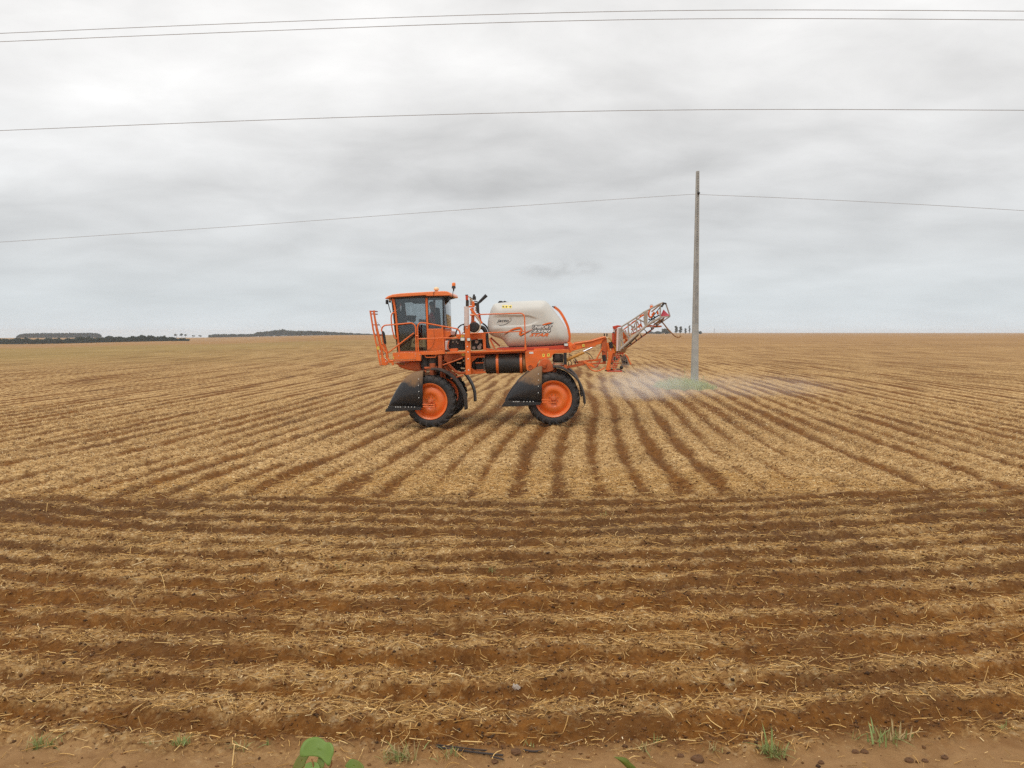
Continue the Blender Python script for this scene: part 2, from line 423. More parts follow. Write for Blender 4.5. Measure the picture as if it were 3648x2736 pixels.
    vo2 = nd(t, 'ShaderNodeTexVoronoi'); vo2.inputs['Scale'].default_value = 13; t.links.new(mpc.outputs[0], vo2.inputs['Vector'])
    sc2 = nd(t, 'ShaderNodeSeparateColor'); t.links.new(vo2.outputs['Color'], sc2.inputs[0])
    spk = mth(t, 'ADD', mth(t, 'MULTIPLY', sc.outputs[0], .55), mth(t, 'MULTIPLY', sc2.outputs[0], .45))
    chaff = ramp(t, spk, [(.14, (.090, .043, .014)), (.29, (.330, .180, .068)), (.50, (.570, .345, .135)), (.74, (.720, .470, .205)), (.93, (.88, .67, .38))])
    tint = ramp(t, mth(t, 'MULTIPLY_ADD', mth(t, 'SUBTRACT', nD, .5), .8, nA), [(.30, (1, 1, 1)), (.7, (.70, .66, .60))])
    chaff = mix(t, 1.0, chaff, tint, 'MULTIPLY')
    col = mix(t, cover, soil, chaff)
    # far field mellows to stubble, with pale green regrowth far left
    far = ramp(t, mth(t, 'DIVIDE', sp.outputs[1], 400.0), [(.12, (0, 0, 0)), (.75, (1, 1, 1))])
    streak = nd(t, 'ShaderNodeMapping'); streak.inputs['Scale'].default_value = (.016, .09, 1); t.links.new(P, streak.inputs[0])
    sk = noise(t, streak.outputs[0], 1.0, 5, .6)
    fcol = ramp(t, sk, [(.38, (.215, .108, .036)), (.50, (.325, .175, .062)), (.62, (.430, .250, .098))])
    col = mix(t, mth(t, 'MULTIPLY', far, .80), col, fcol)
    lft = ramp(t, mth(t, 'MULTIPLY_ADD', sp.outputs[0], -.01, mth(t, 'MULTIPLY', sk, .5)), [(.30, (0, 0, 0)), (.85, (1, 1, 1))])
    gg = mth(t, 'MULTIPLY', lft, mth(t, 'MULTIPLY', ramp(t, mth(t, 'DIVIDE', sp.outputs[1], 300.0), [(.15, (0, 0, 0)), (.3, (1, 1, 1)), (.75, (1, 1, 1)), (1, (0, 0, 0))]), .42))
    col = mix(t, gg, col, (.255, .205, .060))
    t.links.new(col, b.inputs['Base Color']); b.inputs['Roughness'].default_value = .93; b.inputs['Specular IOR Level'].default_value = .15
    bn = nd(t, 'ShaderNodeBump'); bn.inputs['Strength'].default_value = .75; bn.inputs['Distance'].default_value = .03
    hh = mth(t, 'ADD', mth(t, 'MULTIPLY', noise(t, P, 20, 6, .7), 1.0), mth(t, 'MULTIPLY', mth(t, 'MULTIPLY', spk, cover), .8))
    t.links.new(hh, bn.inputs['Height']); t.links.new(bn.outputs[0], b.inputs['Normal'])
    return m
GROUND = groundmat()

fine = np.radians(np.arange(-44, 44.01, .088)); coarse = np.radians(np.arange(48, 312.1, 4))
az = np.concatenate([fine, coarse])
rad = [0.05, .8, 1.6, 2.4, 3.0, 3.4, 3.7]
while rad[-1] < 15: rad.append(rad[-1] * 1.0062)
while rad[-1] < 90: rad.append(rad[-1] * 1.0105)
while rad[-1] < 5200: rad.append(rad[-1] * 1.045)
rad = np.array(rad)
AZ, RA = np.meshgrid(az, rad)
X = RA * np.sin(AZ); Y = RA * np.cos(AZ)
H, CV, V_, HV, FAN, VER, LF = field(X, Y)
na = len(az); nr = len(rad)
ii, jj = np.meshgrid(np.arange(nr - 1), np.arange(na), indexing='ij')
j2 = (jj + 1) % na
F = np.stack([ii * na + jj, (ii + 1) * na + jj, (ii + 1) * na + j2, ii * na + j2], -1).reshape(-1, 4)[:, ::-1]
verts = np.stack([X, Y, H], -1).reshape(-1, 3)
NEAR = 1 - sst(16, 26, RA)
g = npmesh('ground', verts, F, GROUND, smooth=True, attrs=dict(row=V_.ravel(), hrow=HV.ravel(), fan=FAN.ravel(), verge=VER.ravel(), lf=LF.ravel(),
           near=NEAR.ravel(), cover=CV.ravel()))
tag(g, kind='structure', label='harvested brown field with straw covered rows fanning out to the horizon')

# ------------------------------------------------------------------ straw and chaff lying on the field
def strawmat(name, ramp_):
    m, t, b = newmat(name)
    a = nd(t, 'ShaderNodeAttribute', attribute_name='tone')
    t.links.new(ramp(t, a.outputs['Fac'], ramp_), b.inputs['Base Color'])
    b.inputs['Roughness'].default_value = .75; b.inputs['Specular IOR Level'].default_value = .3; return m
STRAW = strawmat('dry_straw', [(0, (.13, .065, .020)), (.28, (.34, .185, .060)), (.65, (.64, .375, .120)), (.92, (.80, .54, .22)), (1, (.86, .68, .40))])
CHAFF = strawmat('dry_chaff', [(0, (.030, .014, .006)), (.16, (.12, .060, .020)), (.33, (.38, .21, .075)), (.65, (.66, .42, .17)), (.9, (.83, .60, .29)), (1, (.90, .75, .50))])

def scatter(n, r0, r1, p, thr_lo, seed):
    g_ = np.random.default_rng(seed)
    u = g_.random(n)
    # radial density ~ r^p
    r = (r0 ** (p + 1) + u * (r1 ** (p + 1) - r0 ** (p + 1))) ** (1 / (p + 1)) if p != -1 else r0 * (r1 / r0) ** u
    a = np.radians(g_.uniform(-36.5, 36.5, n)); x = r * np.sin(a); y = r * np.cos(a)
    h, c, v, hv, fan, ver, lf = field(x, y)
    keep = g_.random(n) < (thr_lo + (1 - thr_lo) * c ** 1.3) * (1 - .62 * ver)
    return x[keep], y[keep], h[keep], c[keep], ver[keep], g_

# long straws: bent three-sided stalks
x, y, h, c, ver, g_ = scatter(80000, 4.45, 15, -.4, .10, 1)
n = len(x); L = g_.gamma(1.9, .036, n).clip(.02, .36); yaw = g_.uniform(0, 2 * np.pi, n)
along = g_.random(n) < .35; yaw = np.where(along, g_.normal(0, .35, n), yaw)
pit = np.abs(g_.normal(0, .13, n)); up = g_.random(n) < .035; pit = np.where(up, g_.uniform(.5, 1.25, n), pit)
bend = g_.normal(0, .25, n); rad_ = g_.uniform(.0011, .0030, n) * (1 + .05 * y)
tt = np.array([-.5, -.17, .17, .5])
tt_up = tt + .5
cp = np.zeros((n, 4, 3))
for k in range(4):
    s = np.where(up, tt_up[k], tt[k]) * L; cur = (tt[k] ** 2) * bend * L
    cp[:, k, 0] = x + np.cos(yaw) * s * np.cos(pit) - np.sin(yaw) * cur
    cp[:, k, 1] = y + np.sin(yaw) * s * np.cos(pit) + np.cos(yaw) * cur
    base_s = np.where(up, s, s + L * .5)
    cp[:, k, 2] = h + .012 + base_s * np.sin(pit) * np.where(up, 1, .6) + .02 * (1 - 4 * tt[k] ** 2) * np.abs(bend)
hh_ = field(cp[:, :, 0].ravel(), cp[:, :, 1].ravel())[0].reshape(n, 4)
cp[:, :, 2] = np.maximum(cp[:, :, 2], hh_ + .003)
V = np.zeros((n, 4, 3, 3))
for q in range(3):
    a = 2 * math.pi * q / 3
    V[:, :, q, :] = cp
    V[:, :, q, 0] += (-np.sin(yaw) * math.cos(a) * rad_)[:, None]
    V[:, :, q, 1] += (np.cos(yaw) * math.cos(a) * rad_)[:, None]
    V[:, :, q, 2] += (math.sin(a) * rad_)[:, None]
fs = []
for k in range(3):
    for q in range(3): fs.append((k * 3 + q, k * 3 + (q + 1) % 3, (k + 1) * 3 + (q + 1) % 3, (k + 1) * 3 + q))
F = (np.arange(n)[:, None, None] * 12 + np.array(fs)[None]).reshape(-1, 4)
tone = np.repeat(g_.beta(3, 2.0, n), 12)
o = npmesh('straw_litter', V.reshape(-1, 3), F, STRAW, attrs=dict(tone=tone), smooth=True)
tag(o, 'long dry bean stalks lying loose over the near soil rows', 'straw', kind='stuff')

# chaff: short flat bits
x, y, h, c, ver, g_ = scatter(430000, 4.4, 34, -.25, .05, 2)
n = len(x); sc_ = .6 + .035 * np.hypot(x, y)
L = g_.gamma(3, .0065, n).clip(.006, .06) * sc_; Wd = g_.uniform(.0022, .0065, n) * sc_
yaw = g_.uniform(0, 2 * np.pi, n); tl = g_.normal(0, .42, n); rl = g_.normal(0, .6, n)
ax = np.stack([np.cos(yaw) * np.cos(tl), np.sin(yaw) * np.cos(tl), np.sin(tl)], -1)
sd = np.stack([-np.sin(yaw) * np.cos(rl), np.cos(yaw) * np.cos(rl), np.sin(rl)], -1)
ct = np.stack([x, y, h + .006 + np.abs(np.sin(tl)) * L * .5 + g_.random(n) * .012], -1)
V = np.stack([ct - ax * L[:, None] / 2 - sd * Wd[:, None] / 2, ct + ax * L[:, None] / 2 - sd * Wd[:, None] / 2,
              ct + ax * L[:, None] / 2 + sd * Wd[:, None] / 2, ct - ax * L[:, None] / 2 + sd * Wd[:, None] / 2], 1)
F = (np.arange(n)[:, None] * 4 + np.arange(4)[None])
o = npmesh('chaff_litter', V.reshape(-1, 3), F, CHAFF, attrs=dict(tone=np.repeat(g_.beta(1.25, 1.25, n), 4)))
tag(o, 'short tan chaff carpeting the crop rows', 'chaff', kind='stuff')

# crumbs and clods of soil
def clods(n, seed):
    g_ = np.random.default_rng(seed)
    r = 4.4 * (24 / 4.4) ** g_.random(n); a = np.radians(g_.uniform(-36, 36, n)); x = r * np.sin(a); y = r * np.cos(a)
    h, c, v, hv, fan, ver, lf = field(x, y)
    k = g_.random(n) < (1 - c * .55) * (1 - .94 * ver); x, y, h = x[k], y[k], h[k]; n = len(x)
    s = g_.gamma(1.8, .0028, n).clip(.002, .018) * (1 + .03 * y)
    base = np.array([(1, 0, 0), (-1, 0, 0), (0, 1, 0), (0, -1, 0), (0, 0, 1), (0, 0, -1)], float)
    V = base[None] * s[:, None, None] * g_.uniform(.55, 1.3, (n, 6, 1)) + g_.normal(0, .22, (n, 6, 3)) * s[:, None, None]
    V[:, :, 2] *= .75; V += np.stack([x, y, h + s * .25], -1)[:, None]
    f = np.array([(0, 2, 4), (2, 1, 4), (1, 3, 4), (3, 0, 4), (2, 0, 5), (1, 2, 5), (3, 1, 5), (0, 3, 5)])
    return V.reshape(-1, 3), (np.arange(n)[:, None, None] * 6 + f[None]).reshape(-1, 3), np.repeat(g_.random(n), 6)
CLOD = strawmat('soil_crumb', [(0, (.05, .024, .010)), (.4, (.125, .052, .015)), (1, (.24, .108, .032))])
V, F, tn = clods(60000, 5)
o = npmesh('soil_crumbs', V, F, CLOD, k=3, attrs=dict(tone=tn))
tag(o, 'brown soil crumbs and small clods in the furrows', 'soil', kind='stuff')

# ================================================================== THE SPRAYER
# local frame: x towards its rear, y away from the near wheels, z up; near wheels' mid plane is y = 0
VROT = R(-3)
p0 = on_y(1971, 1420, 22.3)
VO = Vector((p0.x, 22.3, 0))
cr, sr = math.cos(VROT), math.sin(VROT)
VN = Vector((-sr, cr, 0)); VX = Vector((cr, sr, 0))
def PX(px, py, yl):
    d = ray(px, py); t = (yl - VN.dot(CAM - VO)) / VN.dot(d); P = CAM + d * t - VO
    return Vector((P.dot(VX), yl, P.z))
def mk(x0, y0, s):
    def f(X, Y, yl=0.): return PX(x0 + X / s, y0 + Y / s, yl)
    def poly(pts, yl): return [(q.x, q.z) for q in (f(a, b, yl) for a, b in pts)]
    f.poly = poly
    f.line = lambda pts, yl: [f(a, b, yl) for a, b in pts]
    return f
c1 = mk(1300, 980, 5.53); c2 = mk(1300, 1230, 5.53); c3 = mk(1600, 1030, 4.424); c4 = mk(1700, 1230, 5.267); c5 = mk(1980, 1050, 4.809)
ct_ = mk(1750, 1110, 8.848); cm = mk(1640, 1030, 12.76)

veh = empty('crop_sprayer', VO, VROT)
tag(veh, 'orange self propelled crop sprayer with pale tank driving left across the field', 'sprayer')
TRACK = 2.62; YC = TRACK / 2
def part(mb, name, mat, parent=veh, **k): return mb.build(name, mat, parent, **k)
def pipe(name, pts, r, mat, parent=veh, sm=0, n=8):
    return part(MB().tube(smooth_line(pts, sm) if sm else pts, r, n), name, mat, parent, smooth=60)

# ---- wheels
HR = c4(1430, 1000, 0); HF = c2(1312, 1100, 0)
TR = .742
def tyre_mb(R_=TR, w=.32, ri=.50):
    m = MB(); h = w / 2
    prof = [(-h * .72, ri - .005), (-h * .92, ri + .035), (-h * 1.0, ri + .10), (-h * .95, ri + .165), (-h * .80, R_ - .045), (-h * .45, R_ - .028),
            (0, R_ - .024), (h * .45, R_ - .028), (h * .80, R_ - .045), (h * .95, ri + .165), (h, ri + .10), (h * .92, ri + .035), (h * .72, ri - .005)]
    m.lathe(prof, 64)
    nl = 22
    for s in (-1, 1):                                    # chevron lugs
        for k in range(nl):
            a0 = 2 * math.pi * (k + (.5 if s > 0 else 0)) / nl
            A = []
            for q, (yy, da, rr, tw) in enumerate([(.01, .17, R_, .030), (.55, .09, R_ + .001, .034), (.93, .0, R_ - .018, .042), (1.03, -.015, R_ - .07, .036), (1.0, -.02, R_ - .125, .018)]):
                for sg in (-1, 1):
                    a = a0 + da + sg * tw
                    A.append((rr * math.cos(a), s * h * yy, rr * math.sin(a)))
                    rb = rr - .05
                    A.append((rb * math.cos(a), s * h * min(yy, .90), rb * math.sin(a)))
            fs = []
            for q in range(4):
                b = q * 4; e = b + 4
                fs += [(b, b + 2, e + 2, e), (b, e, e + 1, b + 1), (b + 2, b + 3, e + 3, e + 2)]
            fs += [(0, 1, 3, 2), (16, 18, 19, 17)]
            m.add(A, fs)
    return m
def rim_mb(h=.16):
    m = MB()
    m.lathe([(-h * .75, .495), (-h * .98, .517), (-h * 1.02, .510), (-h * .97, .495), (-h * .86, .462), (-h * .40, .445), (-h * .32, .425), (-h * .40, .40),
             (-h * .62, .34), (-h * .72, .27), (-h * .66, .22), (-h * .45, .185), (-h * .40, .12), (-h * .40, .0)], 64)
    m.lathe([(h * .40, .0), (h * .4, .4), (h * .3, .445), (h * .9, .47), (h, .515), (h * .75, .495)], 48)
    return m
def wheel(name_loc, steer):
    w = part(rim_mb(), 'wheel', ORANGE, smooth=45, loc=name_loc)
    w.rotation_euler = (0, 0, steer)
    part(tyre_mb(), 'tyre', RUBBER, w, smooth=40)
    m = MB().lathe([(-.065, .09), (-.10, .085), (-.105, .062), (-.17, .056), (-.185, .04), (-.187, 0)], 20)
    part(m, 'hub', ORANGE_D, w, smooth=40)
    for k in range(8):
        a = 2 * math.pi * (k + .5) / 8
        part(MB().lathe([(-.065, .013), (-.095, .013), (-.098, 0)], 6, c=(.128 * math.cos(a), 0, .128 * math.sin(a))), 'wheel_nut', BRONZE, w, smooth=0)
    return w
STEER = R(-9)
wheel(HF, STEER); wheel(HR, 0)
def far_wheel(loc, steer):
    w = wheel(loc, steer + math.pi); return w
far_wheel(HF + Vector((0, TRACK, 0)), STEER); far_wheel(HR + Vector((0, TRACK, 0)), 0)

# ---- front mud shields in front of each wheel (hollow prow shape)
def shield(prof_top, base_l, base_r, yc, crop, flange, top_pts, half=.27):
    """prof_top: silhouette in crop px from nose to rear edge; base at base line"""
    m = MB(); P = [crop(a, b, yc - half) for a, b in prof_top]; zb = crop(*base_r, yc - half).z
    x0, x1 = P[0].x, P[-1].x; K = 14; vs = []
    xs = []
    for i in range(15):
        t = i / 14; xs.append(x0 + (x1 - x0) * t)
    px_ = [p.x for p in P]; pz = [p.z for p in P]
    for x in xs:
        t = (x - x0) / (x1 - x0); zt = float(np.interp(x, px_, pz)); hw = half * (.18 + .82 * t ** .55)
        for k in range(K + 1):
            a = math.pi * k / K
            cy_ = -math.cos(a); sz_ = math.sin(a)
            yy = hw * math.copysign(abs(cy_) ** .62, cy_); z_ = zb + (zt - zb) * sz_ ** .55
            vs.append((x, yc + yy, z_))
    n = K + 1
    fs = [(i * n + k, i * n + k + 1, (i + 1) * n + k + 1, (i + 1) * n + k) for i in range(len(xs) - 1) for k in range(K)]
    fs.append(tuple(range(K, -1, -1)))
    m.add(vs, fs)
    o = part(m, 'mud_shield', FENDER, smooth=50)
    so_ = o.modifiers.new('solid', 'SOLIDIFY'); so_.thickness = .012; so_.offset = -1
    # base flange round the foot
    fl = crop.poly(flange, yc - half)
    part(MB().ext(fl, yc - half - .022, yc - half + .03).ext(fl, yc + half - .03, yc + half + .022), 'foot_flange', BLACK, o, bevel=.006)
    # rear edge strip with rivets
    xr = x1; m2 = MB(); pts = []
    for k in range(K + 1):
        a = math.pi * k / K; cy_ = -math.cos(a); sz_ = math.sin(a)
        pts.append((xr - .03, yc + (half + .006) * math.copysign(abs(cy_) ** .62, cy_), zb + (pz[-1] - zb + .006) * sz_ ** .55))
    m2v = []
    for q in pts: m2v += [(q[0] - .045, q[1], q[2]), (q[0] + .045, q[1], q[2])]
    m2.add(m2v, [(2 * i, 2 * i + 1, 2 * i + 3, 2 * i + 2) for i in range(K)])
    e = part(m2, 'edge_strip', FENDER, o, smooth=50)
    sd_ = e.modifiers.new('solid', 'SOLIDIFY'); sd_.thickness = .008
    for a, b in top_pts:
        q = crop(a, b, yc - half - .02)
        part(MB().lathe([(-.02, 0), (-.018, .012), (0, .014)], 8, c=(q.x, yc - half - .012, q.z)), 'rivet', WHITEL, o, smooth=0)
    return o
front_prof = [(445, 1190), (490, 1085), (540, 990), (590, 900), (655, 795), (730, 695), (800, 630), (874, 578), (960, 542), (1040, 522), (1125, 510)]
front_fl = [(395, 1312), (420, 1252), (455, 1232), (455, 1195), (1112, 1215), (1112, 1278), (900, 1284), (700, 1296)]
front_riv = [(1055, 790), (1062, 912), (1062, 1034), (1055, 665)] + [(x, 1217) for x in (605, 638, 670, 702, 795, 857, 917, 980)]
rear_prof = [(520, 1035), (560, 950), (600, 885), (650, 800), (720, 720), (790, 660), (880, 580), (1000, 490), (1130, 412), (1206, 405)]
rear_fl = [(455, 1152), (490, 1092), (525, 1078), (525, 1040), (1192, 1070), (1190, 1118), (900, 1138), (700, 1148)]
rear_riv = [(1150, 540), (1150, 655), (1146, 770), (1146, 892)] + [(x, 1058) for x in (678, 712, 748, 782, 875, 935, 992, 1052)]
for dy in (0, TRACK):
    shield(front_prof, None, (1100, 1230), dy, mk(1300, 1230, 5.53) if not dy else c2f if False else c2, front_fl, front_riv if not dy else []) if not dy else None
    shield(rear_prof, None, (1190, 1085), dy, c4, rear_fl, rear_riv) if not dy else None
# far side shields: copies moved across the track
def copy_part(o, dy):
    c = o.copy(); COL.objects.link(c); c.parent = veh; c.location = Vector(o.location) + Vector((0, dy, 0))
    for ch in list(o.children):
        d_ = ch.copy(); COL.objects.link(d_); d_.parent = c
    return c
for o in [o for o in veh.children if o.name.startswith('mud_shield')]: copy_part(o, TRACK)

# ---- rear mudguards (arched strips)
def guard(pts, crop, yc, half=.24):
    L = smooth_line(crop.line(pts, yc - half), 4); m = MB(); vs = []
    sec = [(-1, -.016), (-.97, 0), (-.6, .012), (0, .018), (.6, .012), (.97, 0), (1, -.016)]
    for i, p in enumerate(L):
        t = (L[min(i + 1, len(L) - 1)] - L[max(i - 1, 0)]).normalized(); nrm = Vector((-t.z, 0, t.x))
        if nrm.z < 0 and i < 3: nrm = -nrm
        if i == 0: n0 = nrm
        elif nrm.dot(last) < 0: nrm = -nrm
        last = nrm
        for a, b in sec:
            q = p + nrm * b * 1.6; vs.append((q.x, yc + a * half, q.z))
    k = len(sec)
    m.add(vs, [(i * k + j, i * k + j + 1, (i + 1) * k + j + 1, (i + 1) * k + j) for i in range(len(L) - 1) for j in range(k - 1)])
    o = part(m, 'mudguard', BLACKD, smooth=60); s_ = o.modifiers.new('solid', 'SOLIDIFY'); s_.thickness = .014
    return o
ga = guard([(1290, 478), (1400, 478), (1500, 500), (1600, 545), (1700, 612), (1790, 705), (1870, 825), (1930, 950), (1965, 1080), (1978, 1270)], c2, 0)
gb = guard([(1420, 405), (1500, 408), (1600, 432), (1720, 502), (1800, 565), (1870, 632), (1930, 730), (1975, 840), (2005, 960), (2018, 1105)], c4, 0)
copy_part(ga, TRACK); copy_part(gb, TRACK)
pipe('mudguard_bracket', c2.line([(1690, 660), (1770, 640), (1940, 590)], .5), .022, ORANGE_D)
pipe('mudguard_bracket', c4.line([(1890, 845), (1985, 850)], .1), .010, BLACK)
pipe('mudguard_bracket', c4.line([(1890, 905), (1990, 908)], .1), .010, BLACK)
pipe('mudguard_tail', c4.line([(2012, 1100), (2000, 1150), (1960, 1175)], -.1), .008, BLACK, sm=3)
# shield support rods across the wheels
for crop, rods in ((c2, [((1125, 1165), (1365, 1168)), ((1125, 1212), (1370, 1212))]), (c4, [((1200, 1025), (1385, 1035)), ((1200, 1070), (1475, 1072))])):
    for a, b in rods:
        p_ = crop(*a, -.26); q_ = crop(*b, -.26); r_ = q_.copy(); r_.y = -.10
        pipe('shield_rod', [p_, q_, r_], .017, ORANGE)

# ---- wheel legs
def leg(hub, top, x_off=0):
    m = MB().tube([(hub.x + x_off, YY, top), (hub.x + x_off, YY, hub.z + .1)], .095, 16)
    return m
for hub, yy, s in ((HF, 0, 1), (HF, TRACK, -1), (HR, 0, 1), (HR, TRACK, -1)):
    yi = yy + s * .24
    top = 1.72 if hub is HF else 1.62
    part(MB().tube([(hub.x, yi, hub.z), (hub.x, yi, top)], .085, 14), 'wheel_leg', CHASSIS, smooth=50)
    part(MB().tube([(hub.x, yi + .02 * s, hub.z), (hub.x, yy + .02 * s, hub.z)], .15, 18), 'wheel_motor', CHASSIS, smooth=50)

# ---- chassis
part(MB().ext(c3.poly([(-30, 988), (1190, 948), (1195, 974), (-30, 1018)], .45), .30, .52), 'platform_beam', ORANGE, bevel=.006)
for y_ in (.72, 1.80):
    part(MB().ext(c3.poly([(-420, 1045), (330, 1020), (1210, 985), (1210, 1040), (330, 1062), (-420, 1100)], .75), y_, y_ + .10), 'chassis_rail', CHASSIS, bevel=.006)
for X_ in (-300, 60, 500, 900, 1190):
    a = c3(X_, 1040, .8)
    part(MB().box((a.x - .04, .82, a.z - .08), (a.x + .04, 1.80, a.z + .06)), 'cross_member', CHASSIS, bevel=.006)
part(MB().ext(c3.poly([(330, 985), (1190, 952), (1195, 1000), (330, 1032)], .75), .53, .72), 'walkway', ORANGE_D, bevel=.004)
# under-tank cradle
part(MB().ext(c3.poly([(750, 926), (1000, 920), (1460, 905), (1880, 880), (1900, 958), (1200, 975), (755, 952)], .55), .50, 2.1), 'tank_cradle', RED, bevel=.008)
part(MB().ext(c3.poly([(1340, 938), (1570, 930), (1575, 955), (1340, 962)], .5), .42, .5), 'step_pad', DECALO, bevel=.004)
# lower frame with the octagon opening
part(MB().ext(c3.poly([(330, 1052), (560, 1046), (555, 1078), (440, 1080), (360, 1150), (350, 1240), (430, 1296), (600, 1290), (595, 1322), (340, 1345), (330, 1345)], .55), .55, .62), 'side_plate', ORANGE, bevel=.005)
part(MB().ext(c2.poly([(1570, 172), (1975, 152), (1975, 240), (1830, 262), (1740, 285), (1640, 345), (1555, 300)], .6), .60, .68), 'side_plate', ORANGE_D, bevel=.005)
part(MB().tube(c2.line([(1620, 345), (1700, 430), (1790, 520), (1870, 552), (2010, 540)], .62), .045, 6, flat=.6), 'lower_frame_tube', ORANGE_D, smooth=0)
pipe('strut', c2.line([(1535, 392), (1925, 250)], .30), .022, ORANGE_D)
post = part(MB().ext(c3.poly([(246, 565), (324, 560), (330, 700), (347, 1342), (262, 1352), (258, 1000)], .28), .24, .34), 'upright_post', ORANGE, bevel=.008)
for X_, Y_ in ((297, 990), (300, 1100), (308, 1275), (290, 905), (282, 610)):
    q = c3(X_, Y_, .23)
    part(MB().lathe([(-.022, 0), (-.018, .017), (0, .019)], 10, c=(q.x, .24, q.z)), 'bolt', WHITEL, post, smooth=0)
part(MB().tube([c3(274, 272, .28), c3(276, 580, .28)], .068, 18), 'pale_tube', WHITEP, smooth=40)
# dark machinery inside the frame, with added dark backing blocks
m = MB()
m.box(tuple(c3(365, 1240, .9)), tuple(c3(545, 1085, 1.4))); m.build('gearbox', BLACKD, veh, bevel=.02)
m = MB().box(tuple(c3(425, 1275, .66)), tuple(c3(545, 1150, .85))); bx_ = m.build('valve_box', BLACK, veh, bevel=.01)
for Y_ in (1163, 1278):
    part(MB().bar(c3(418, Y_, .62), c3(545, Y_ - 5, .62), .03, .035), 'box_strap', ORANGE, bx_)
part(MB().box(tuple(c3(350, 1300, 1.3)), tuple(c3(565, 1060, 1.75))), 'frame_dark_backing', BLACKD, bevel=.02)  # added block, blacks out the gap seen through the octagon opening
part(MB().box(tuple(c2(1570, 470, 1.2)), tuple(c2(1985, 200, 1.7))), 'pulley_dark_backing', BLACKD, bevel=.03)  # added filler that keeps the space behind the pulleys dark
part(MB().box(tuple(c3(1650, 1180, 1.2)), tuple(c3(1800, 1020, 1.7))), 'spring_dark_backing', BLACKD, bevel=.03)  # added block to darken the gap behind the air spring
# pulleys and belts behind the strut
for (X_, Y_, r_) in ((1800, 400, .16), (1900, 330, .09), (1690, 380, .12), (1925, 445, .10)):
    q = c2(X_, Y_, 1.0)
    part(MB().lathe([(-.05, 0), (-.05, r_ * .5), (-.02, r_ * .6), (-.06, r_ * .92), (-.06, r_), (.06, r_), (.06, 0)], 28, c=tuple(q)), 'belt_pulley', BLACKD, smooth=40)
for a, b in (((1815, 345), (1900, 350)), ((1890, 452), (1975, 458)), ((1935, 300), (1960, 322))):
    part(MB().tube([c2(*a, .7), c2(*b, .7)], .022, 10), 'fitting', CREAM, smooth=50)
for seed in range(10):
    rr_ = random.Random(seed); pts = [(rr_.uniform(1560, 1960), rr_.uniform(250, 520)) for _ in range(4)]
    pipe('hydraulic_hose', c2.line(pts, .85 + .03 * seed), .014, BLACK, sm=4, n=6)
# engine block behind cab and mast
part(MB().ext(c1.poly([(1665, 1275), (1800, 1255), (1960, 1268), (1965, 1480), (1660, 1465)], .8), .75, 1.9), 'engine_block', BLACKD, bevel=.03)
for (X_, Y_) in ((1735, 1320), (1805, 1322), (1832, 1345)):
    q = c1(X_, Y_, .74); part(MB().ell(q, .022, .02, .022, 8, 5), 'engine_cap', GREY, smooth=50)
part(MB().ext(c3.poly([(340, 800), (530, 790), (530, 955), (345, 965)], .8), .80, 1.9), 'engine_block', BLACKD, bevel=.03)
for (X_, Y_, r_) in ((440, 830, .05), (480, 915, .06), (395, 925, .05), (500, 880, .04)):
    part(MB().lathe([(-.12, 0), (-.12, r_), (0, r_)], 14, c=tuple(c3(X_, Y_, .8))), 'engine_fitting', GREY, smooth=40)
part(MB().tube([c3(436, 700, .78), c3(436, 850, .78)], .035, 10), 'filter_neck', BLACK, smooth=40)
part(MB().ext(c3.poly([(322, 706), (572, 690), (582, 958), (540, 960), (530, 785), (320, 782)], .62), .60, .68), 'engine_frame', ORANGE, bevel=.005)
part(MB().ext(c3.poly([(585, 930), (770, 958), (770, 976), (585, 978)], .62), .58, .7), 'engine_frame', ORANGE_D, bevel=.005)
part(MB().bar(c3(640, 775, .7), c3(722, 945, .7), .05, .045), 'cradle_strut', ORANGE_D)
part(MB().bar(c3(655, 765, .9), c3(800, 900, .9), .05, .045), 'cradle_strut', RED)
part(MB().ext(c1.poly([(1582, 1295), (1640, 1290), (1640, 1480), (1584, 1480)], .55), .5, .8), 'water_tank', WHITEP, bevel=.02)
pipe('guard_rail', c1.line([(1660, 1290), (1630, 1400), (1650, 1455), (1700, 1490)], .48), .016, ORANGE, sm=3)
part(MB().ext(c1.poly([(1690, 1448), (1830, 1440), (1835, 1500), (1690, 1505)], .5), .42, .6), 'battery_shelf', ORANGE, bevel=.005)
part(MB().ext(c1.poly([(1795, 1170), (1880, 1165), (1960, 1170), (1965, 1250), (1880, 1262), (1800, 1245)], .6), .6, .7), 'fuse_plate', ORANGE, bevel=.005)
part(MB().ext(c1.poly([(2080, 1165), (2212, 1160), (2212, 1270), (2080, 1275)], .7), .70, .76), 'engine_frame', ORANGE_D, bevel=.005)
def sticker(c, X0, Y0, X1, Y1, yl, mat=DECALY, th=.004, name='warning_sticker', parent=veh):
    a = c(X0, Y0, yl); b = c(X1, Y1, yl)
    o = part(MB().box((a.x, yl - th, b.z), (b.x, yl, a.z)), name, mat, parent, smooth=0)
    mid = (a.x + b.x) / 2, (a.z + b.z) / 2; w = abs(b.x - a.x); h = abs(a.z - b.z)
    if mat is DECALY:        # small black pictogram
        part(MB().ext([(mid[0] - w * .25, mid[1] - h * .05), (mid[0] + w * .25, mid[1] - h * .05), (mid[0], mid[1] + h * .35)], yl - th - .003, yl - th), 'pictogram', DECALD, o, smooth=0)
    return o
sticker(c1, 1895, 1185, 1945, 1225, .597)
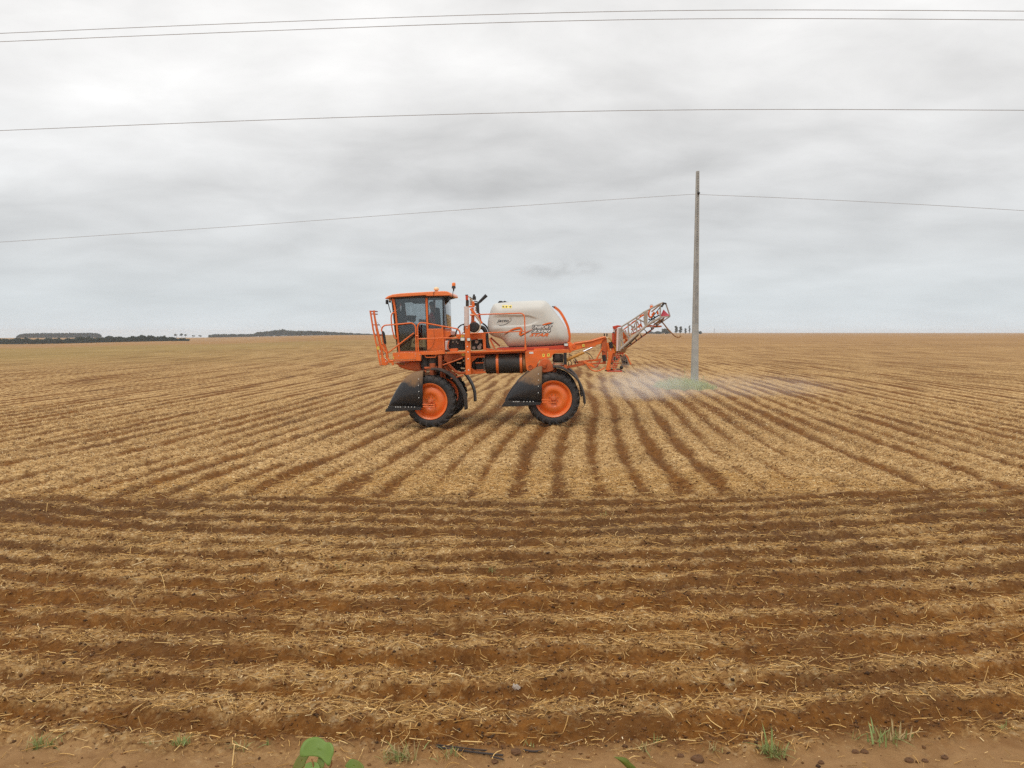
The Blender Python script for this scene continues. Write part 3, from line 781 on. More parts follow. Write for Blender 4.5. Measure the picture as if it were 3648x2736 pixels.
def worklamp(c, X0, Y0, X1, Y1, yl):
    a = c(X0, Y0, yl); b = c(X1, Y1, yl)
    o = part(MB().box((a.x - .012, yl, b.z - .012), (b.x + .012, yl + .08, a.z + .012)), 'work_lamp', BLACK, bevel=.012)
    part(MB().box((a.x, yl - .008, b.z), (b.x, yl + .001, a.z)), 'lamp_glass', LENS, o, bevel=.004)
worklamp(c3, 180, 768, 243, 812, .20); worklamp(c3, 286, 775, 332, 815, .14); worklamp(c3, 1815, 860, 1872, 895, .38)

# ---- cylindrical fuel tank
fa = c3(562, 1186, .42); fb = c3(1150, 1172, .42); fr_ = .282
axx = (fb - fa); Lf = axx.length
m = MB(); ring = []
for t, rr_ in ((0, .0), (0, .24), (.03, fr_), (.94, fr_), (1.0, fr_ * .96), (1.06, fr_ * .75), (1.085, .0)):
    ring.append((fa + axx * t, max(rr_, .001)))
m.tube([q[0] for q in ring], [q[1] for q in ring], 32)
ft = part(m, 'fuel_tank', BLACKD, smooth=45)
ft.location = (0, .25, 0)
for X_ in (757, 1133):
    q = c3(X_, 1180, .42); t = (q.x - fa.x) / axx.x; q = fa + axx * t
    part(MB().tube([q - axx.normalized() * .036, q + axx.normalized() * .036], fr_ + .012, 32), 'tank_strap', ORANGE, ft, smooth=45)
q = c3(1165, 1175, .42); qq = fa + axx * ((q.x - fa.x) / axx.x)
part(MB().tube([qq, qq + axx.normalized() * .10, qq + axx.normalized() * .14], [fr_ * .99, fr_ * .85, fr_ * .3], 32), 'end_cap', BRONZE, ft, smooth=50)
part(MB().ell(c3(830, 1060, .42), .10, .10, .05, 14, 6), 'filler_cap', BLACK, ft)

# ---- rear axle plate and suspension
rp = part(MB().ext(c3.poly([(1195, 985), (1240, 968), (1780, 950), (1875, 948), (1902, 975), (1898, 1000), (1660, 1014), (1625, 1040), (1610, 1082), (1500, 1092), (1430, 1112),
                            (1395, 1170), (1370, 1240), (1330, 1280), (1265, 1292), (1222, 1270), (1212, 1215)], .42), .38, .46), 'axle_plate', ORANGE, bevel=.008)
part(MB().lathe([(-.012, .0), (-.012, .045), (.0, .05)], 20, c=(c3(1280, 1228, .38).x, .38, c3(1280, 1228, .38).z)), 'pivot_pin', CHASSIS, rp)
part(MB().lathe([(-.020, .045), (-.024, .062), (.0, .07)], 20, c=(c3(1280, 1228, .38).x, .38, c3(1280, 1228, .38).z)), 'pivot_ring', ORANGE_D, rp)
sticker(c3, 1470, 1020, 1506, 1070, .378, parent=veh); sticker(c3, 1545, 1014, 1586, 1064, .378)
sticker(c3, 1262, 988, 1326, 1018, .378, WHITEL, name='white_label')
sticker(c3, 2098, 868, 2135, 908, .54)
sticker(c3, 200, 1015, 240, 1050, .595)
hm = part(MB().ext(c3.poly([(1385, 1235), (1402, 1200), (1432, 1132), (1462, 1106), (1500, 1093), (1550, 1093), (1588, 1122), (1615, 1172), (1660, 1250), (1640, 1285), (1590, 1305), (1475, 1318), (1450, 1290)], .2), .12, .50), 'axle_housing', ORANGE_D, bevel=.02)
part(MB().tube([c3(1503, 1170, .12), c3(1503, 1172, .04)], .062, 20), 'housing_boss', ORANGE_D, hm, smooth=40)
part(MB().tube([c3(1503, 1215, .12), c3(1503, 1217, .07)], .045, 20), 'housing_boss', ORANGE_D, hm, smooth=40)
part(MB().tube([c3(1712, 1020, .55), c3(1712, 1050, .55), c3(1712, 1085, .55), c3(1712, 1120, .55), c3(1712, 1150, .55)], [.125, .155, .14, .155, .12], 20), 'air_spring', BLACKD, smooth=60)
for Y_, mt in ((1163, CREAM), (1188, CREAM), (1176, RED), (1205, RED)):
    part(MB().tube([c3(1715, Y_ - 5, .55), c3(1715, Y_ + 5, .55)], .14, 20), 'spring_seat', mt, smooth=40)
part(MB().tube([c3(1828, 1002, .35), c3(1832, 1190, .35)], .045, 12), 'damper', BLACK, smooth=50)
part(MB().tube([c3(1832, 1190, .35), c3(1835, 1262, .35)], .052, 12), 'damper_foot', ORANGE_D, smooth=50)
# front leg housing
part(MB().tube([c2(1340, 230, .5), c2(1340, 430, .5)], .16, 20), 'front_axle_housing', BLACKD, smooth=50)
part(MB().ext(c2.poly([(1445, 200), (1515, 200), (1520, 475), (1450, 475)], .3), .25, .42), 'leg_column', CHASSIS, bevel=.012)
part(MB().ext(c2.poly([(1112, 190), (1232, 190), (1232, 450), (1130, 475)], .4), .40, .9), 'belly_box', BLACKD, bevel=.015)
part(MB().ext(c2.poly([(1110, 195), (1560, 180), (1560, 300), (1110, 320)], .8), .8, 1.9), 'transmission_case', BLACKD, bevel=.02)
part(MB().ext(c2.poly([(1170, 428), (1420, 420), (1420, 452), (1180, 462)], .3), .26, .5), 'axle_bracket', ORANGE_D, bevel=.008)
part(MB().tube([c2(1150, 520, .35), c2(1215, 515, .35)], .032, 12), 'steering_ram', ORANGE_D, smooth=50)
part(MB().tube([c2(1215, 525, .35), c2(1300, 520, .35)], .022, 12), 'ram_rod', CREAM, smooth=50)
for a, b in (((1560, 420), (1640, 520)), ((1600, 400), (1700, 500)), ((1680, 520), (1800, 600))):
    part(MB().tube([c2(*a, .7), c2(*b, .7)], .05, 10), 'link_rod', CHASSIS, smooth=50)

# ---- product tank
prof = [(735, 222), (800, 213), (900, 204), (1030, 194), (1160, 186), (1330, 179), (1450, 176), (1500, 180), (1535, 196), (1562, 222), (1600, 262), (1650, 330), (1700, 398), (1745, 455), (1790, 520),
        (1828, 580), (1855, 635), (1876, 700), (1885, 750), (1880, 800), (1865, 838), (1838, 864), (1795, 880), (1700, 889), (1500, 900), (1300, 910), (1100, 916), (1000, 916), (955, 912), (925, 900),
        (900, 872), (878, 842), (858, 815), (830, 793), (795, 775), (750, 762), (700, 748), (660, 728), (633, 700), (615, 660), (605, 620), (604, 560), (610, 490), (622, 430), (640, 370), (662, 305), (690, 250), (708, 232)]
TY0, TY1 = .48, 2.15; TYC = (TY0 + TY1) / 2
pp = np.array(c3.poly(prof, TY0 + .25)); cen = np.array([c3(1200, 560, TY0 + .25).x, c3(1200, 560, TY0 + .25).z])
# densify
dens = []
for i in range(len(pp)):
    a, b = pp[i], pp[(i + 1) % len(pp)]
    k = max(1, int(np.linalg.norm(b - a) / .05))
    for j in range(k): dens.append(a + (b - a) * j / k)
dens = np.array(dens); nb = len(dens)
RB = .34
def bdist(P):
    A = dens; B = np.roll(dens, -1, 0); d = np.full(len(P), 9.)
    for a, b in zip(A, B):
        ab = b - a; t = np.clip(((P - a) @ ab) / (ab @ ab), 0, 1); d = np.minimum(d, np.linalg.norm(P - (a + t[:, None] * ab), axis=1))
    return d
sfr = np.concatenate([1 - (np.linspace(0, 1, 22) ** 1.7) * .5, np.linspace(.48, 0.03, 18)])
rc0 = c3(600, 470, TY0); 
def recess(P):
    """moulded groove that sweeps along the upper flank"""
    gx0 = c3(640, 500, TY0).x; gx1 = c3(1440, 480, TY0).x
    t = np.clip((P[:, 0] - gx0) / (gx1 - gx0), 0, 1)
    zt = c3(640, 415, TY0).z + (c3(1300, 415, TY0).z - c3(640, 415, TY0).z) * t
    zb = np.where(t < 1, c3(640, 608, TY0).z + (c3(1300, 565, TY0).z - c3(640, 608, TY0).z) * t, 0)
    mid = (zt + zb) / 2; hw = (zt - zb) / 2 * (1 - sst(.72, 1.0, t) * .75)
    inside = 1 - sst(.82, 1.05, np.abs(P[:, 1] - mid) / np.maximum(hw, .02))
    return inside * (1 - sst(.80, 1.0, t)) * sst(0, .04, (P[:, 0] - gx0 + .06))
rings = []
for s in sfr:
    P = cen + (dens - cen) * s; dd = bdist(P) if s < 1 else np.zeros(nb)
    q = np.clip(dd / RB, 0, 1); y = TY0 + RB * (1 - np.sqrt(np.maximum(0, 1 - (1 - q) ** 2)))
    y = y + .035 * recess(P) * sst(.05, .25, dd)
    y = y - .012 * np.cos((P[:, 1] - cen[1]) * 2.2)
    rings.append(np.stack([P[:, 0], y, P[:, 1]], -1))
vs = [tuple(v) for rg in rings for v in rg]; nR = len(rings)
m = MB(); fs = [(i * nb + k, i * nb + (k + 1) % nb, (i + 1) * nb + (k + 1) % nb, (i + 1) * nb + k) for i in range(nR - 1) for k in range(nb)]
fs.append(tuple((nR - 1) * nb + k for k in range(nb)))
m.add(vs, fs)
mir = [(v[0], 2 * TYC - v[1], v[2]) for v in vs]
b0 = len(m.v); m.v += mir; m.f += [tuple(i + b0 for i in f[::-1]) for f in fs]
m.f += [(k, b0 + k, b0 + (k + 1) % nb, (k + 1) % nb) for k in range(nb)]
tank = part(m, 'spray_tank', TANK, smooth=80)
bvh = BVHTree.FromPolygons([Vector(v) for v in m.v], m.f)
# lid, hose clamps
lid = part(MB().ext(c3.poly([(768, 214), (790, 186), (830, 184), (850, 200), (870, 184), (895, 190), (905, 202), (965, 203), (965, 214)], 1.0), .95, 1.45), 'tank_lid', BLACK, tank, bevel=.01)
part(MB().ext(c3.poly([(1660, 428), (1738, 436), (1735, 446), (1660, 440)], .9), .85, 1.6), 'tank_seam', BLACKD, tank)

def on_tank(mesh_pts2d, off):
    out = []
    for x, z in mesh_pts2d:
        h = bvh.ray_cast(Vector((x, -1, z)), Vector((0, 1, 0)))
        out.append((x, (h[0].y if h[0] else TY0) - off, z))
    return out
def strip_on_tank(name, pts, w, mat, off=.006, crop=ct_, taper=True):
    L = smooth_line([(p[0], p[1], 0) for p in pts], 8); V_ = []; n = len(L)
    for i, p in enumerate(L):
        t = (L[min(i + 1, n - 1)] - L[max(i - 1, 0)]).normalized(); nn = Vector((-t.y, t.x, 0))
        ww = w * (min(1, .15 + 3.2 * min(i, n - 1 - i) / n) if taper else 1) / 2
        for s in (-1, 1):
            q = p + nn * (s * ww); r_ = crop(q.x, q.y, TY0); V_.append((r_.x, r_.z))
    P3 = on_tank(V_, off)
    return part(MB().add(P3, [(2 * i, 2 * i + 1, 2 * i + 3, 2 * i + 2) for i in range(n - 1)]), name, mat, tank, smooth=80)
sw = [(385, 722), (500, 650), (620, 585), (760, 535), (880, 515), (935, 530), (950, 580), (935, 640), (900, 700), (925, 738), (1000, 705), (1130, 640), (1290, 560)]
strip_on_tank('swoosh_shadow', [(a + 14, b + 24) for a, b in sw], 50, DECALD, .004)
strip_on_tank('swoosh', sw, 56, DECALO, .008)
strip_on_tank('swoosh_shadow', [(1650, 430), (1780, 400), (1980, 352)], 40, DECALD, .004)
strip_on_tank('swoosh', [(1600, 425), (1760, 380), (1905, 345)], 46, DECALO, .008)
strip_on_tank('logo_arc', [(230, 395), (245, 420), (290, 435), (370, 425), (460, 395), (560, 335), (630, 270), (672, 205)], 14, DECALD, .006)
strip_on_tank('logo_dot', [(570, 225), (600, 215), (640, 215)], 42, GREY, .006)

def text_on_tank(name, s, X0, Y0, X1, Y1, mat, off, shear=.25, offset=0., bold=0, gap=1.0):
    """text fitted in the crop box (X0,Y0)-(X1,Y1) and wrapped on the tank side"""
    cu = bpy.data.curves.new(name, 'FONT'); cu.body = s; cu.shear = shear; cu.offset = bold; cu.resolution_u = 3; cu.space_character = gap
    ob = bpy.data.objects.new(name, cu); COL.objects.link(ob)
    bpy.context.view_layer.update()
    me = bpy.data.meshes.new_from_object(ob.evaluated_get(bpy.context.evaluated_depsgraph_get()))
    bpy.data.objects.remove(ob)
    vs = np.array([v.co[:2] for v in me.vertices]); lo, hi = vs.min(0), vs.max(0)
    a = ct_(X0, Y1, TY0); b = ct_(X1, Y0, TY0); drop = ct_(X1, Y1, TY0).z - a.z
    P2 = [(a.x + (x - lo[0]) / (hi[0] - lo[0]) * (b.x - a.x), a.z + drop * (x - lo[0]) / (hi[0] - lo[0]) + (z - lo[1]) / (hi[1] - lo[1]) * (ct_(X0, Y0, TY0).z - a.z)) for x, z in vs]
    P3 = on_tank(P2, off); fs = [tuple(p.vertices) for p in me.polygons]
    # give the print a hair of thickness
    n = len(P3)
    return part(MB().add(P3, fs), name, mat, tank, smooth=0)
text_on_tank('maker_lettering', 'jacto', 180, 238, 552, 362, DECALD, .007, .35, bold=.012)
def boxed(name, s, X0, Y0, X1, Y1, col, dark=True, shear=.3, bold=.035):
    if dark:
        for k, (dx, dy) in enumerate(((-16, -13), (16, -13), (-16, 13), (18, 15), (0, 16), (0, -14))):
            text_on_tank(name + '_outline', s, X0 + dx, Y0 + dy, X1 + dx, Y1 + dy, DECALD, .005 + .0006 * k, shear, bold=bold)
    text_on_tank(name, s, X0, Y0, X1, Y1, col, .010, shear, bold=bold)
boxed('model_lettering', 'UNIPORT', 1300, 436, 1915, 538, DECALW)
boxed('model_number', '2500', 1270, 572, 1860, 662, DECALW)
text_on_tank('star_lettering', 'STAR', 1200, 684, 1815, 784, DECALO, .009, .45, bold=.04)
# yellow safety sticker on the tank
for X0, X1 in ((833, 868), (872, 930), (940, 985)):
    P_ = []
    a = c3.poly([(X0, 252), (X1, 250), (X1, 298), (X0, 300)], TY0)
    nx = 5; G = [(a[0][0] + (a[1][0] - a[0][0]) * i / nx, a[0][1] + (a[3][1] - a[0][1]) * j / nx) for j in range(nx + 1) for i in range(nx + 1)]
    part(MB().add(on_tank(G, .004), [(j * (nx + 1) + i, j * (nx + 1) + i + 1, (j + 1) * (nx + 1) + i + 1, (j + 1) * (nx + 1) + i) for j in range(nx) for i in range(nx)]), 'safety_sticker', DECALY, tank)
    cx_ = (a[0][0] + a[1][0]) / 2; cz_ = (a[0][1] + a[3][1]) / 2
    G = [(cx_ + .025 * math.cos(t), cz_ + .022 * math.sin(t)) for t in np.linspace(0, 6.283, 13)[:-1]]
    part(MB().add(on_tank(G, .008), [tuple(range(12))]), 'pictogram', DECALD, tank)

# hoop behind the tank
L = smooth_line(c3.line([(1652, 280), (1690, 305), (1745, 355), (1800, 440), (1845, 530), (1875, 610), (1893, 700), (1896, 780), (1885, 850)], .9), 4)
m = MB(); m.tube(L, .052, 4); part(m, 'rear_hoop', ORANGE, smooth=0)
part(MB().bar(c3(1625, 272, .9), c3(1665, 288, .9), .08, .03), 'hoop_clip', BLACKD)
part(MB().ext(c3.poly([(1862, 835), (1925, 835), (1945, 880), (1930, 960), (1880, 1000), (1860, 960)], .7), .6, 1.0), 'rear_bracket', ORANGE, bevel=.01)
# tank side handrail
pipe('hand_rail', c3.line([(330, 411), (560, 397), (900, 387), (1080, 380), (1130, 381), (1165, 397), (1185, 430), (1190, 470), (1195, 660), (1202, 870), (1210, 945)], .22), .018, ORANGE, sm=3)
pipe('hand_rail', c3.line([(335, 700), (560, 690), (900, 676), (1190, 663)], .22), .016, ORANGE)
part(MB().ext(c3.poly([(1188, 880), (1212, 880), (1222, 950), (1190, 952)], .22), .20, .26), 'rail_foot', ORANGE)

# ---- induction mast behind the cab
part(MB().bar(cm(290, 262, .5), cm(300, 500, .5), .07, .07), 'red_cap', RED, bevel=.01)
part(MB().bar(cm(225, 275, .5), cm(345, 262, .5), .08, .02), 'red_cap', BLACKD)
for a, b, w_, mt in (((320, 500), (315, 780), .085, BLACKD), ((470, 430), (470, 730), .055, GREY), ((330, 600), (330, 770), .055, GREY), ((620, 235), (620, 330), .055, BLACK), ((630, 320), (635, 490), .095, BLACKD),
                     ((780, 620), (800, 1090), .085, BLACKD), ((850, 560), (810, 900), .03, BLACKD), ((700, 800), (690, 1000), .05, WHITEP), ((680, 620), (700, 760), .06, BLACKD), ((560, 540), (570, 780), .06, ORANGE)):
    part(MB().bar(cm(*a, .55), cm(*b, .55), w_, w_), 'valve_body', mt, bevel=.012)
pipe('control_lever', cm.line([(430, 350), (520, 420), (600, 440)], .5), .010, BLACK)
pipe('suction_hose', cm.line([(360, 320), (430, 390), (520, 470), (560, 560)], .52), .018, CREAMH, sm=3)
part(MB().bar(cm(390, 800, .5), cm(620, 790, .5), .06, .05), 'mast_arm', ORANGE, bevel=.006)
part(MB().bar(cm(600, 560, .5), cm(605, 815, .5), .06, .055), 'mast_arm', ORANGE, bevel=.006)
part(MB().bar(cm(470, 880, .5), cm(980, 1560, .5), .06, .075), 'mast_strut', ORANGE, bevel=.006)
part(MB().bar(cm(550, 850, .6), cm(560, 1250, .6), .08, .07), 'mast_strut', ORANGE_D, bevel=.006)
part(MB().bar(cm(570, 1180, .6), cm(560, 1560, .6), .08, .09), 'mast_strut', ORANGE_D, bevel=.006)
part(MB().bar(cm(850, 1090, .7), cm(920, 1500, .7), .06, .06), 'mast_strut', RED, bevel=.006)
part(MB().bar(cm(470, 1560, .6), cm(700, 1480, .6), .08, .05), 'mast_strut', ORANGE, bevel=.006)
part(MB().bar(cm(640, 540, .62), cm(830, 600, .62), .05, .03), 'valve_bar', BLACK)
part(MB().add([], []).tube([cm(840, 620, .6), cm(900, 560, .6), cm(1190, 275, .6)], [.032, .040, .052], 12, flat=.5), 'exhaust_deflector', BLACK, smooth=40)
q = c3(395, 605, .5)
pump = part(MB().lathe([(-.16, .0), (-.16, .11), (-.12, .15), (.10, .16), (.14, .1), (.14, 0)], 24, c=tuple(q)), 'round_filter', BLACKD, smooth=45)
part(MB().lathe([(-.18, 0), (-.18, .05), (-.15, .05)], 16, c=tuple(q)), 'filter_cap', BLACK, pump)
pipe('suction_hose', c3.line([(325, 405), (370, 400), (420, 428), (462, 475), (486, 530), (492, 590), (478, 640), (440, 680), (395, 696), (340, 685), (285, 660)], .32), .021, CREAMH, sm=4)
pipe('black_hose', c3.line([(98, 745), (110, 680), (140, 615), (185, 570), (245, 552)], .7), .020, BLACK, sm=4)
pipe('black_hose', c3.line([(205, 700), (230, 682), (262, 685)], .6), .014, RED, sm=4)
pipe('black_hose', c3.line([(525, 540), (570, 570), (610, 625), (640, 700)], .75), .026, BLACK, sm=4)
pipe('air_duct', c3.line([(500, 600), (545, 620), (580, 690), (590, 780), (600, 860), (625, 940)], .72), .062, BLACK, sm=4, n=14)
part(MB().ext(c3.poly([(236, 540), (262, 540), (262, 690), (245, 700), (232, 640)], .5), .4, .6), 'bracket', BLACKD, bevel=.01)

# ---- rear lift arms
arm = part(MB().ext(c5.poly([(205, 905), (262, 850), (320, 826), (350, 818), (600, 788), (750, 745), (850, 716), (866, 742), (800, 790), (780, 838), (690, 862), (680, 890), (480, 912), (290, 962), (235, 1010)], .56), .56, .68), 'lift_arm', ORANGE, bevel=.01)
pipe('arm_tube', c5.line([(330, 835), (600, 795), (760, 745), (850, 722)], .54), .022, ORANGE_L)
part(MB().lathe([(-.02, 0), (-.02, .05), (0, .055)], 18, c=(c5(315, 885, .56).x, .56, c5(315, 885, .56).z)), 'arm_pivot', ORANGE_D, arm)
for y_ in (1.9,):
    part(MB().ext(c5.poly([(205, 905), (350, 818), (600, 788), (850, 716), (800, 790), (690, 862), (480, 912), (235, 1010)], .7), y_, y_ + .1), 'lift_arm', ORANGE_D, bevel=.01)
part(MB().bar(c5(195, 1240, .6), c5(500, 1180, .6), .06, .075), 'lower_link', ORANGE_D, bevel=.008)
part(MB().bar(c5(320, 1160, .75), c5(780, 1108, .75), .06, .06), 'lower_link', ORANGE, bevel=.008)
part(MB().bar(c5(480, 1148, .5), c5(660, 1238, .5), .06, .07), 'lower_link', ORANGE, bevel=.008)
part(MB().bar(c5(500, 1180, .6), c5(860, 1170, .6), .06, .05), 'lower_link', ORANGE_D, bevel=.008)
pipe('red_hose', c5.line([(520, 1180), (560, 1230), (610, 1285), (680, 1308), (760, 1295), (840, 1245)], .45), .019, ORANGE, sm=4)
pipe('red_hose', c5.line([(655, 1248), (700, 1232), (735, 1180), (770, 1110)], .42), .017, RED, sm=4)
pipe('red_hose', c5.line([(700, 1105), (730, 1040), (770, 970), (800, 900)], .5), .020, ORANGE, sm=4)
part(MB().tube([c5(188, 1118, .5), c5(482, 985, .5)], .042, 14), 'lift_cylinder', YELLOW, smooth=40)
part(MB().tube([c5(470, 975, .5), c5(625, 905, .5)], .026, 12), 'cylinder_rod', SILVER, smooth=40)
pipe('thin_hose', c5.line([(500, 985), (545, 995), (600, 1040), (645, 1110)], .55), .010, BLACK, sm=4)
pipe('thin_hose', c5.line([(225, 1015), (270, 1045), (330, 1095), (340, 1180)], .55), .012, BLACK, sm=4)
pipe('thin_hose', c5.line([(780, 845), (775, 910), (800, 970), (850, 985)], .5), .010, BLACK, sm=4)
pipe('thin_hose', c5.line([(560, 1040), (590, 1120), (620, 1180), (650, 1235)], .62), .010, CHASSIS, sm=4)
for X_ in (190, 240, 300, 350):
    pipe('thin_hose', c5.line([(X_, 1120), (X_ + 30, 1170), (X_ + 20, 1240)], .7), .011, BLACKD, sm=3)

# ---- rear mast
part(MB().ext(c5.poly([(785, 770), (870, 735), (890, 900), (880, 1100), (850, 1160), (805, 1150), (790, 980)], .6), .60, .72), 'mast_plate', ORANGE_D, bevel=.01)
part(MB().tube(smooth_line(c5.line([(888, 822), (905, 920), (918, 1040), (905, 1150), (870, 1290)], .5), 4), .036, 8), 'mast_tube', ORANGE, smooth=50)
part(MB().tube(smooth_line(c5.line([(900, 740), (940, 770), (975, 850), (1020, 910), (1010, 1010)], .5), 4), .020, 8), 'mast_tube', YELLOW, smooth=50)
part(MB().ext(c5.poly([(975, 660), (1005, 600), (1045, 585), (1045, 960), (985, 960)], .6), .58, .72), 'mast_column', ORANGE, bevel=.008)
part(MB().ext(c5.poly([(978, 540), (1060, 522), (1120, 530), (1118, 548), (1060, 560), (1040, 590), (985, 585)], .55), .5, .7), 'mast_cap', RED, bevel=.006)
part(MB().bar(c5(1000, 585, .55), c5(1000, 665, .55), .04, .045), 'mast_pin', WHITEP)
part(MB().bar(c5(985, 655, .5), c5(985, 830, .5), .08, .07), 'boom_cylinder', RED, bevel=.01)
part(MB().bar(c5(990, 640, .5), c5(990, 665, .5), .08, .06), 'boom_cylinder', BLACK, bevel=.01)
for a, b in (((938, 810), (950, 912)), ((822, 1032), (838, 1138))):
    part(MB().tube([c5(*a, .48), c5(*b, .48)], .055, 14), 'gas_accumulator', BLACK, smooth=40)
for X_ in (832, 876):
    part(MB().bar(c5(X_, 662, .6), c5(X_, 716, .6), .03, .035), 'valve_knob', BLACK, bevel=.006)
part(MB().bar(c5(815, 722, .6), c5(910, 735, .6), .05, .035), 'valve_base', CREAM)
part(MB().bar(c5(960, 960, .5), c5(880, 1290, .5), .07, .09), 'mast_column', ORANGE, bevel=.008)
part(MB().bar(c5(1020, 960, .55), c5(955, 1160, .55), .07, .08), 'mast_column', ORANGE_D, bevel=.008)
part(MB().bar(c5(950, 900, .5), c5(1005, 1000, .5), .07, .07), 'mast_column', ORANGE, bevel=.008)
part(MB().bar(c5(870, 1305, .6), c5(1130, 1308, .6), .3, .035), 'foot_plate', RED)
part(MB().bar(c5(840, 1300, .55), c5(1010, 1280, .55), .06, .025), 'foot_plate', BLACKD)
# stacked boom joints
rk = random.Random(4)
lev = [(980, 1030, 1190), (1005, 1040, 1165), (1040, 1010, 1150), (1070, 985, 1130), (1100, 975, 1120), (1130, 965, 1100), (1170, 935, 1085), (1200, 925, 1060), (1235, 915, 1050), (1270, 895, 1030)]
for i, (Y_, Xa, Xb) in enumerate(lev):
    mt = GREY if 3 <= i <= 5 else (ORANGE if i % 2 else ORANGE_D)
    part(MB().bar(c5(Xa, Y_, .55), c5(Xb, Y_ + 6, .55), .10, .030), 'boom_joint', mt, bevel=.005)
    for k in range(3):
        X_ = Xa + (Xb - Xa) * (.2 + .3 * k + rk.uniform(-.05, .05))
        part(MB().bar(c5(X_, Y_ - 8, .5), c5(X_ - 8, Y_ + 20, .5), .06, rk.uniform(.03, .06)), 'joint_knuckle', rk.choice([ORANGE, ORANGE_D, RED, BLACKD]), bevel=.008)
part(MB().ext(c5.poly([(1130, 1050), (1190, 1020), (1245, 1150), (1260, 1200), (1150, 1200), (1120, 1130)], .7), .74, .76), 'gusset', GREY, bevel=.004)
for a, b in (((1135, 1110), (1190, 1020)), ((1190, 1020), (1250, 1200)), ((1130, 1050), (1200, 1190)), ((1120, 1200), (1260, 1205)), ((1200, 1100), (1150, 1200))):
    part(MB().bar(c5(*a, .7), c5(*b, .7), .03, .03), 'boom_tip_strut', GREY)
for X_, Y_ in ((1175, 1150), (1215, 1160)):
    q = c5(X_, Y_, .66); part(MB().ell(q, .028, .03, .03, 10, 6), 'nozzle', BLACK)
pipe('orange_hose', c5.line([(1185, 1025), (1225, 1060), (1255, 1130), (1290, 1195)], .5), [.014] * 5 + [.02] * 5 + [.028] * 5 + [.02] if False else .022, ORANGE, sm=5)
pipe('thin_rod', c5.line([(1285, 1190), (1330, 1250), (1375, 1300), (1405, 1312)], .5), .007, BRONZE, sm=3)
part(MB().ell(c5(1125, 1245, .5), .055, .06, .055, 12, 8), 'nozzle_body', BLACKD)
pipe('spray_nozzle', c5.line([(1035, 1275), (1090, 1278), (1130, 1300), (1190, 1332)], .5), .011, BLACK, sm=3)

# ---- folded boom (lattice)
ya, yb_, yc_ = .35, 1.05, .70
top = [(1130, 545), (1240, 478), (1385, 385), (1510, 298), (1660, 222), (1780, 158), (1830, 140)]
bot = [(1090, 945), (1240, 810), (1385, 680), (1560, 525), (1680, 455), (1800, 385)]
BM = empty('boom', parent=veh) if False else None
boom = part(MB().tube(c5.line(top, ya), .024, 8), 'boom', GREY, smooth=50)
def bp(a, b, r_, mat=GREY, name='lattice_bar'):
    part(MB().tube([a, b], r_, 8), name, mat, boom, smooth=50)
part(MB().tube(c5.line(bot, ya), .034, 8), 'lower_chord', GREY, boom, smooth=50)
part(MB().tube(c5.line([(1120, 960), (1235, 895), (1460, 730), (1680, 572)], yc_), .022, 8), 'rear_chord', CHASSIS, boom, smooth=50)
part(MB().tube(c5.line([(1680, 560), (1840, 450), (1955, 372)], yc_), .018, 8), 'rear_chord', GREY, boom, smooth=50)
for X_ in (1062, 1102):
    bp(c5(X_, 570, ya), c5(X_ - 8, 962, ya), .032, WHITEP if X_ == 1062 else GREY, 'end_post')
bp(c5(1128, 545, ya), c5(1150, 930, ya), .022)
bp(c5(1240, 478, ya), c5(1245, 800, ya), .020); bp(c5(1385, 385, ya), c5(1385, 670, ya), .020)
bp(c5(1145, 600, ya), c5(1255, 740, ya), .028); bp(c5(1245, 500, ya), c5(1385, 590, ya), .020); bp(c5(1390, 410, ya), c5(1520, 470, ya), .020)
bp(c5(1110, 720, ya), c5(1160, 860, ya), .026); bp(c5(1260, 740, ya), c5(1385, 430, ya), .014)
part(MB().ext(c5.poly([(1510, 288), (1575, 275), (1570, 500), (1535, 555), (1505, 480)], ya), ya - .03, ya + .03), 'hinge_plate', GREY, boom, bevel=.006)
bp(c5(1585, 500, ya), c5(1790, 390, ya), .026); bp(c5(1790, 165, ya), c5(1788, 395, ya), .022)
bp(c5(1585, 480, ya), c5(1785, 215, ya), .012, BLACKD); bp(c5(1830, 142, ya), c5(1885, 152, ya + .2), .026, BLACKD)
bp(c5(1815, 200, ya), c5(1850, 150, ya + .1), .03, BLACKD)
bp(c5(1885, 152, ya + .2), c5(1955, 362, ya + .2), .020, GREY); bp(c5(1800, 385, ya), c5(1955, 368, ya + .2), .020, GREY)
bp(c5(1640, 290, ya + .3), c5(1790, 170, ya + .3), .020, BRONZE); bp(c5(1130, 620, ya + .4), c5(1520, 330, ya + .4), .018, ORANGE_D); bp(c5(1140, 760, ya + .6), c5(1520, 560, ya + .6), .018, ORANGE_D)
for i_ in range(8):
    x_ = 1140 + i_ * 52; y_ = 640 - i_ * 36
    bp(c5(x_, y_, ya + .45), c5(x_ + (46 if i_ % 2 else 10), y_ + (150 if i_ % 2 else 120) - i_ * 4, ya + .5), .013, (CHASSIS, RED, ORANGE_D)[i_ % 3])
for k in range(7):                                   # ties between the chords, with spray nozzles under
    t = (k + .5) / 7
    a = c5(1240 + (1800 - 1240) * t, 812 + (388 - 812) * t, ya); b = c5(1240 + (1900 - 1240) * t, 893 + (412 - 893) * t, yc_)
    bp(a, b, .012, BRONZE if k % 2 else GREY)
    if k < 7:
        q = a.lerp(b, .55); part(MB().tube([q, q + Vector((.02, 0, -.07))], .018, 8), 'nozzle', BLACK, boom, smooth=50)
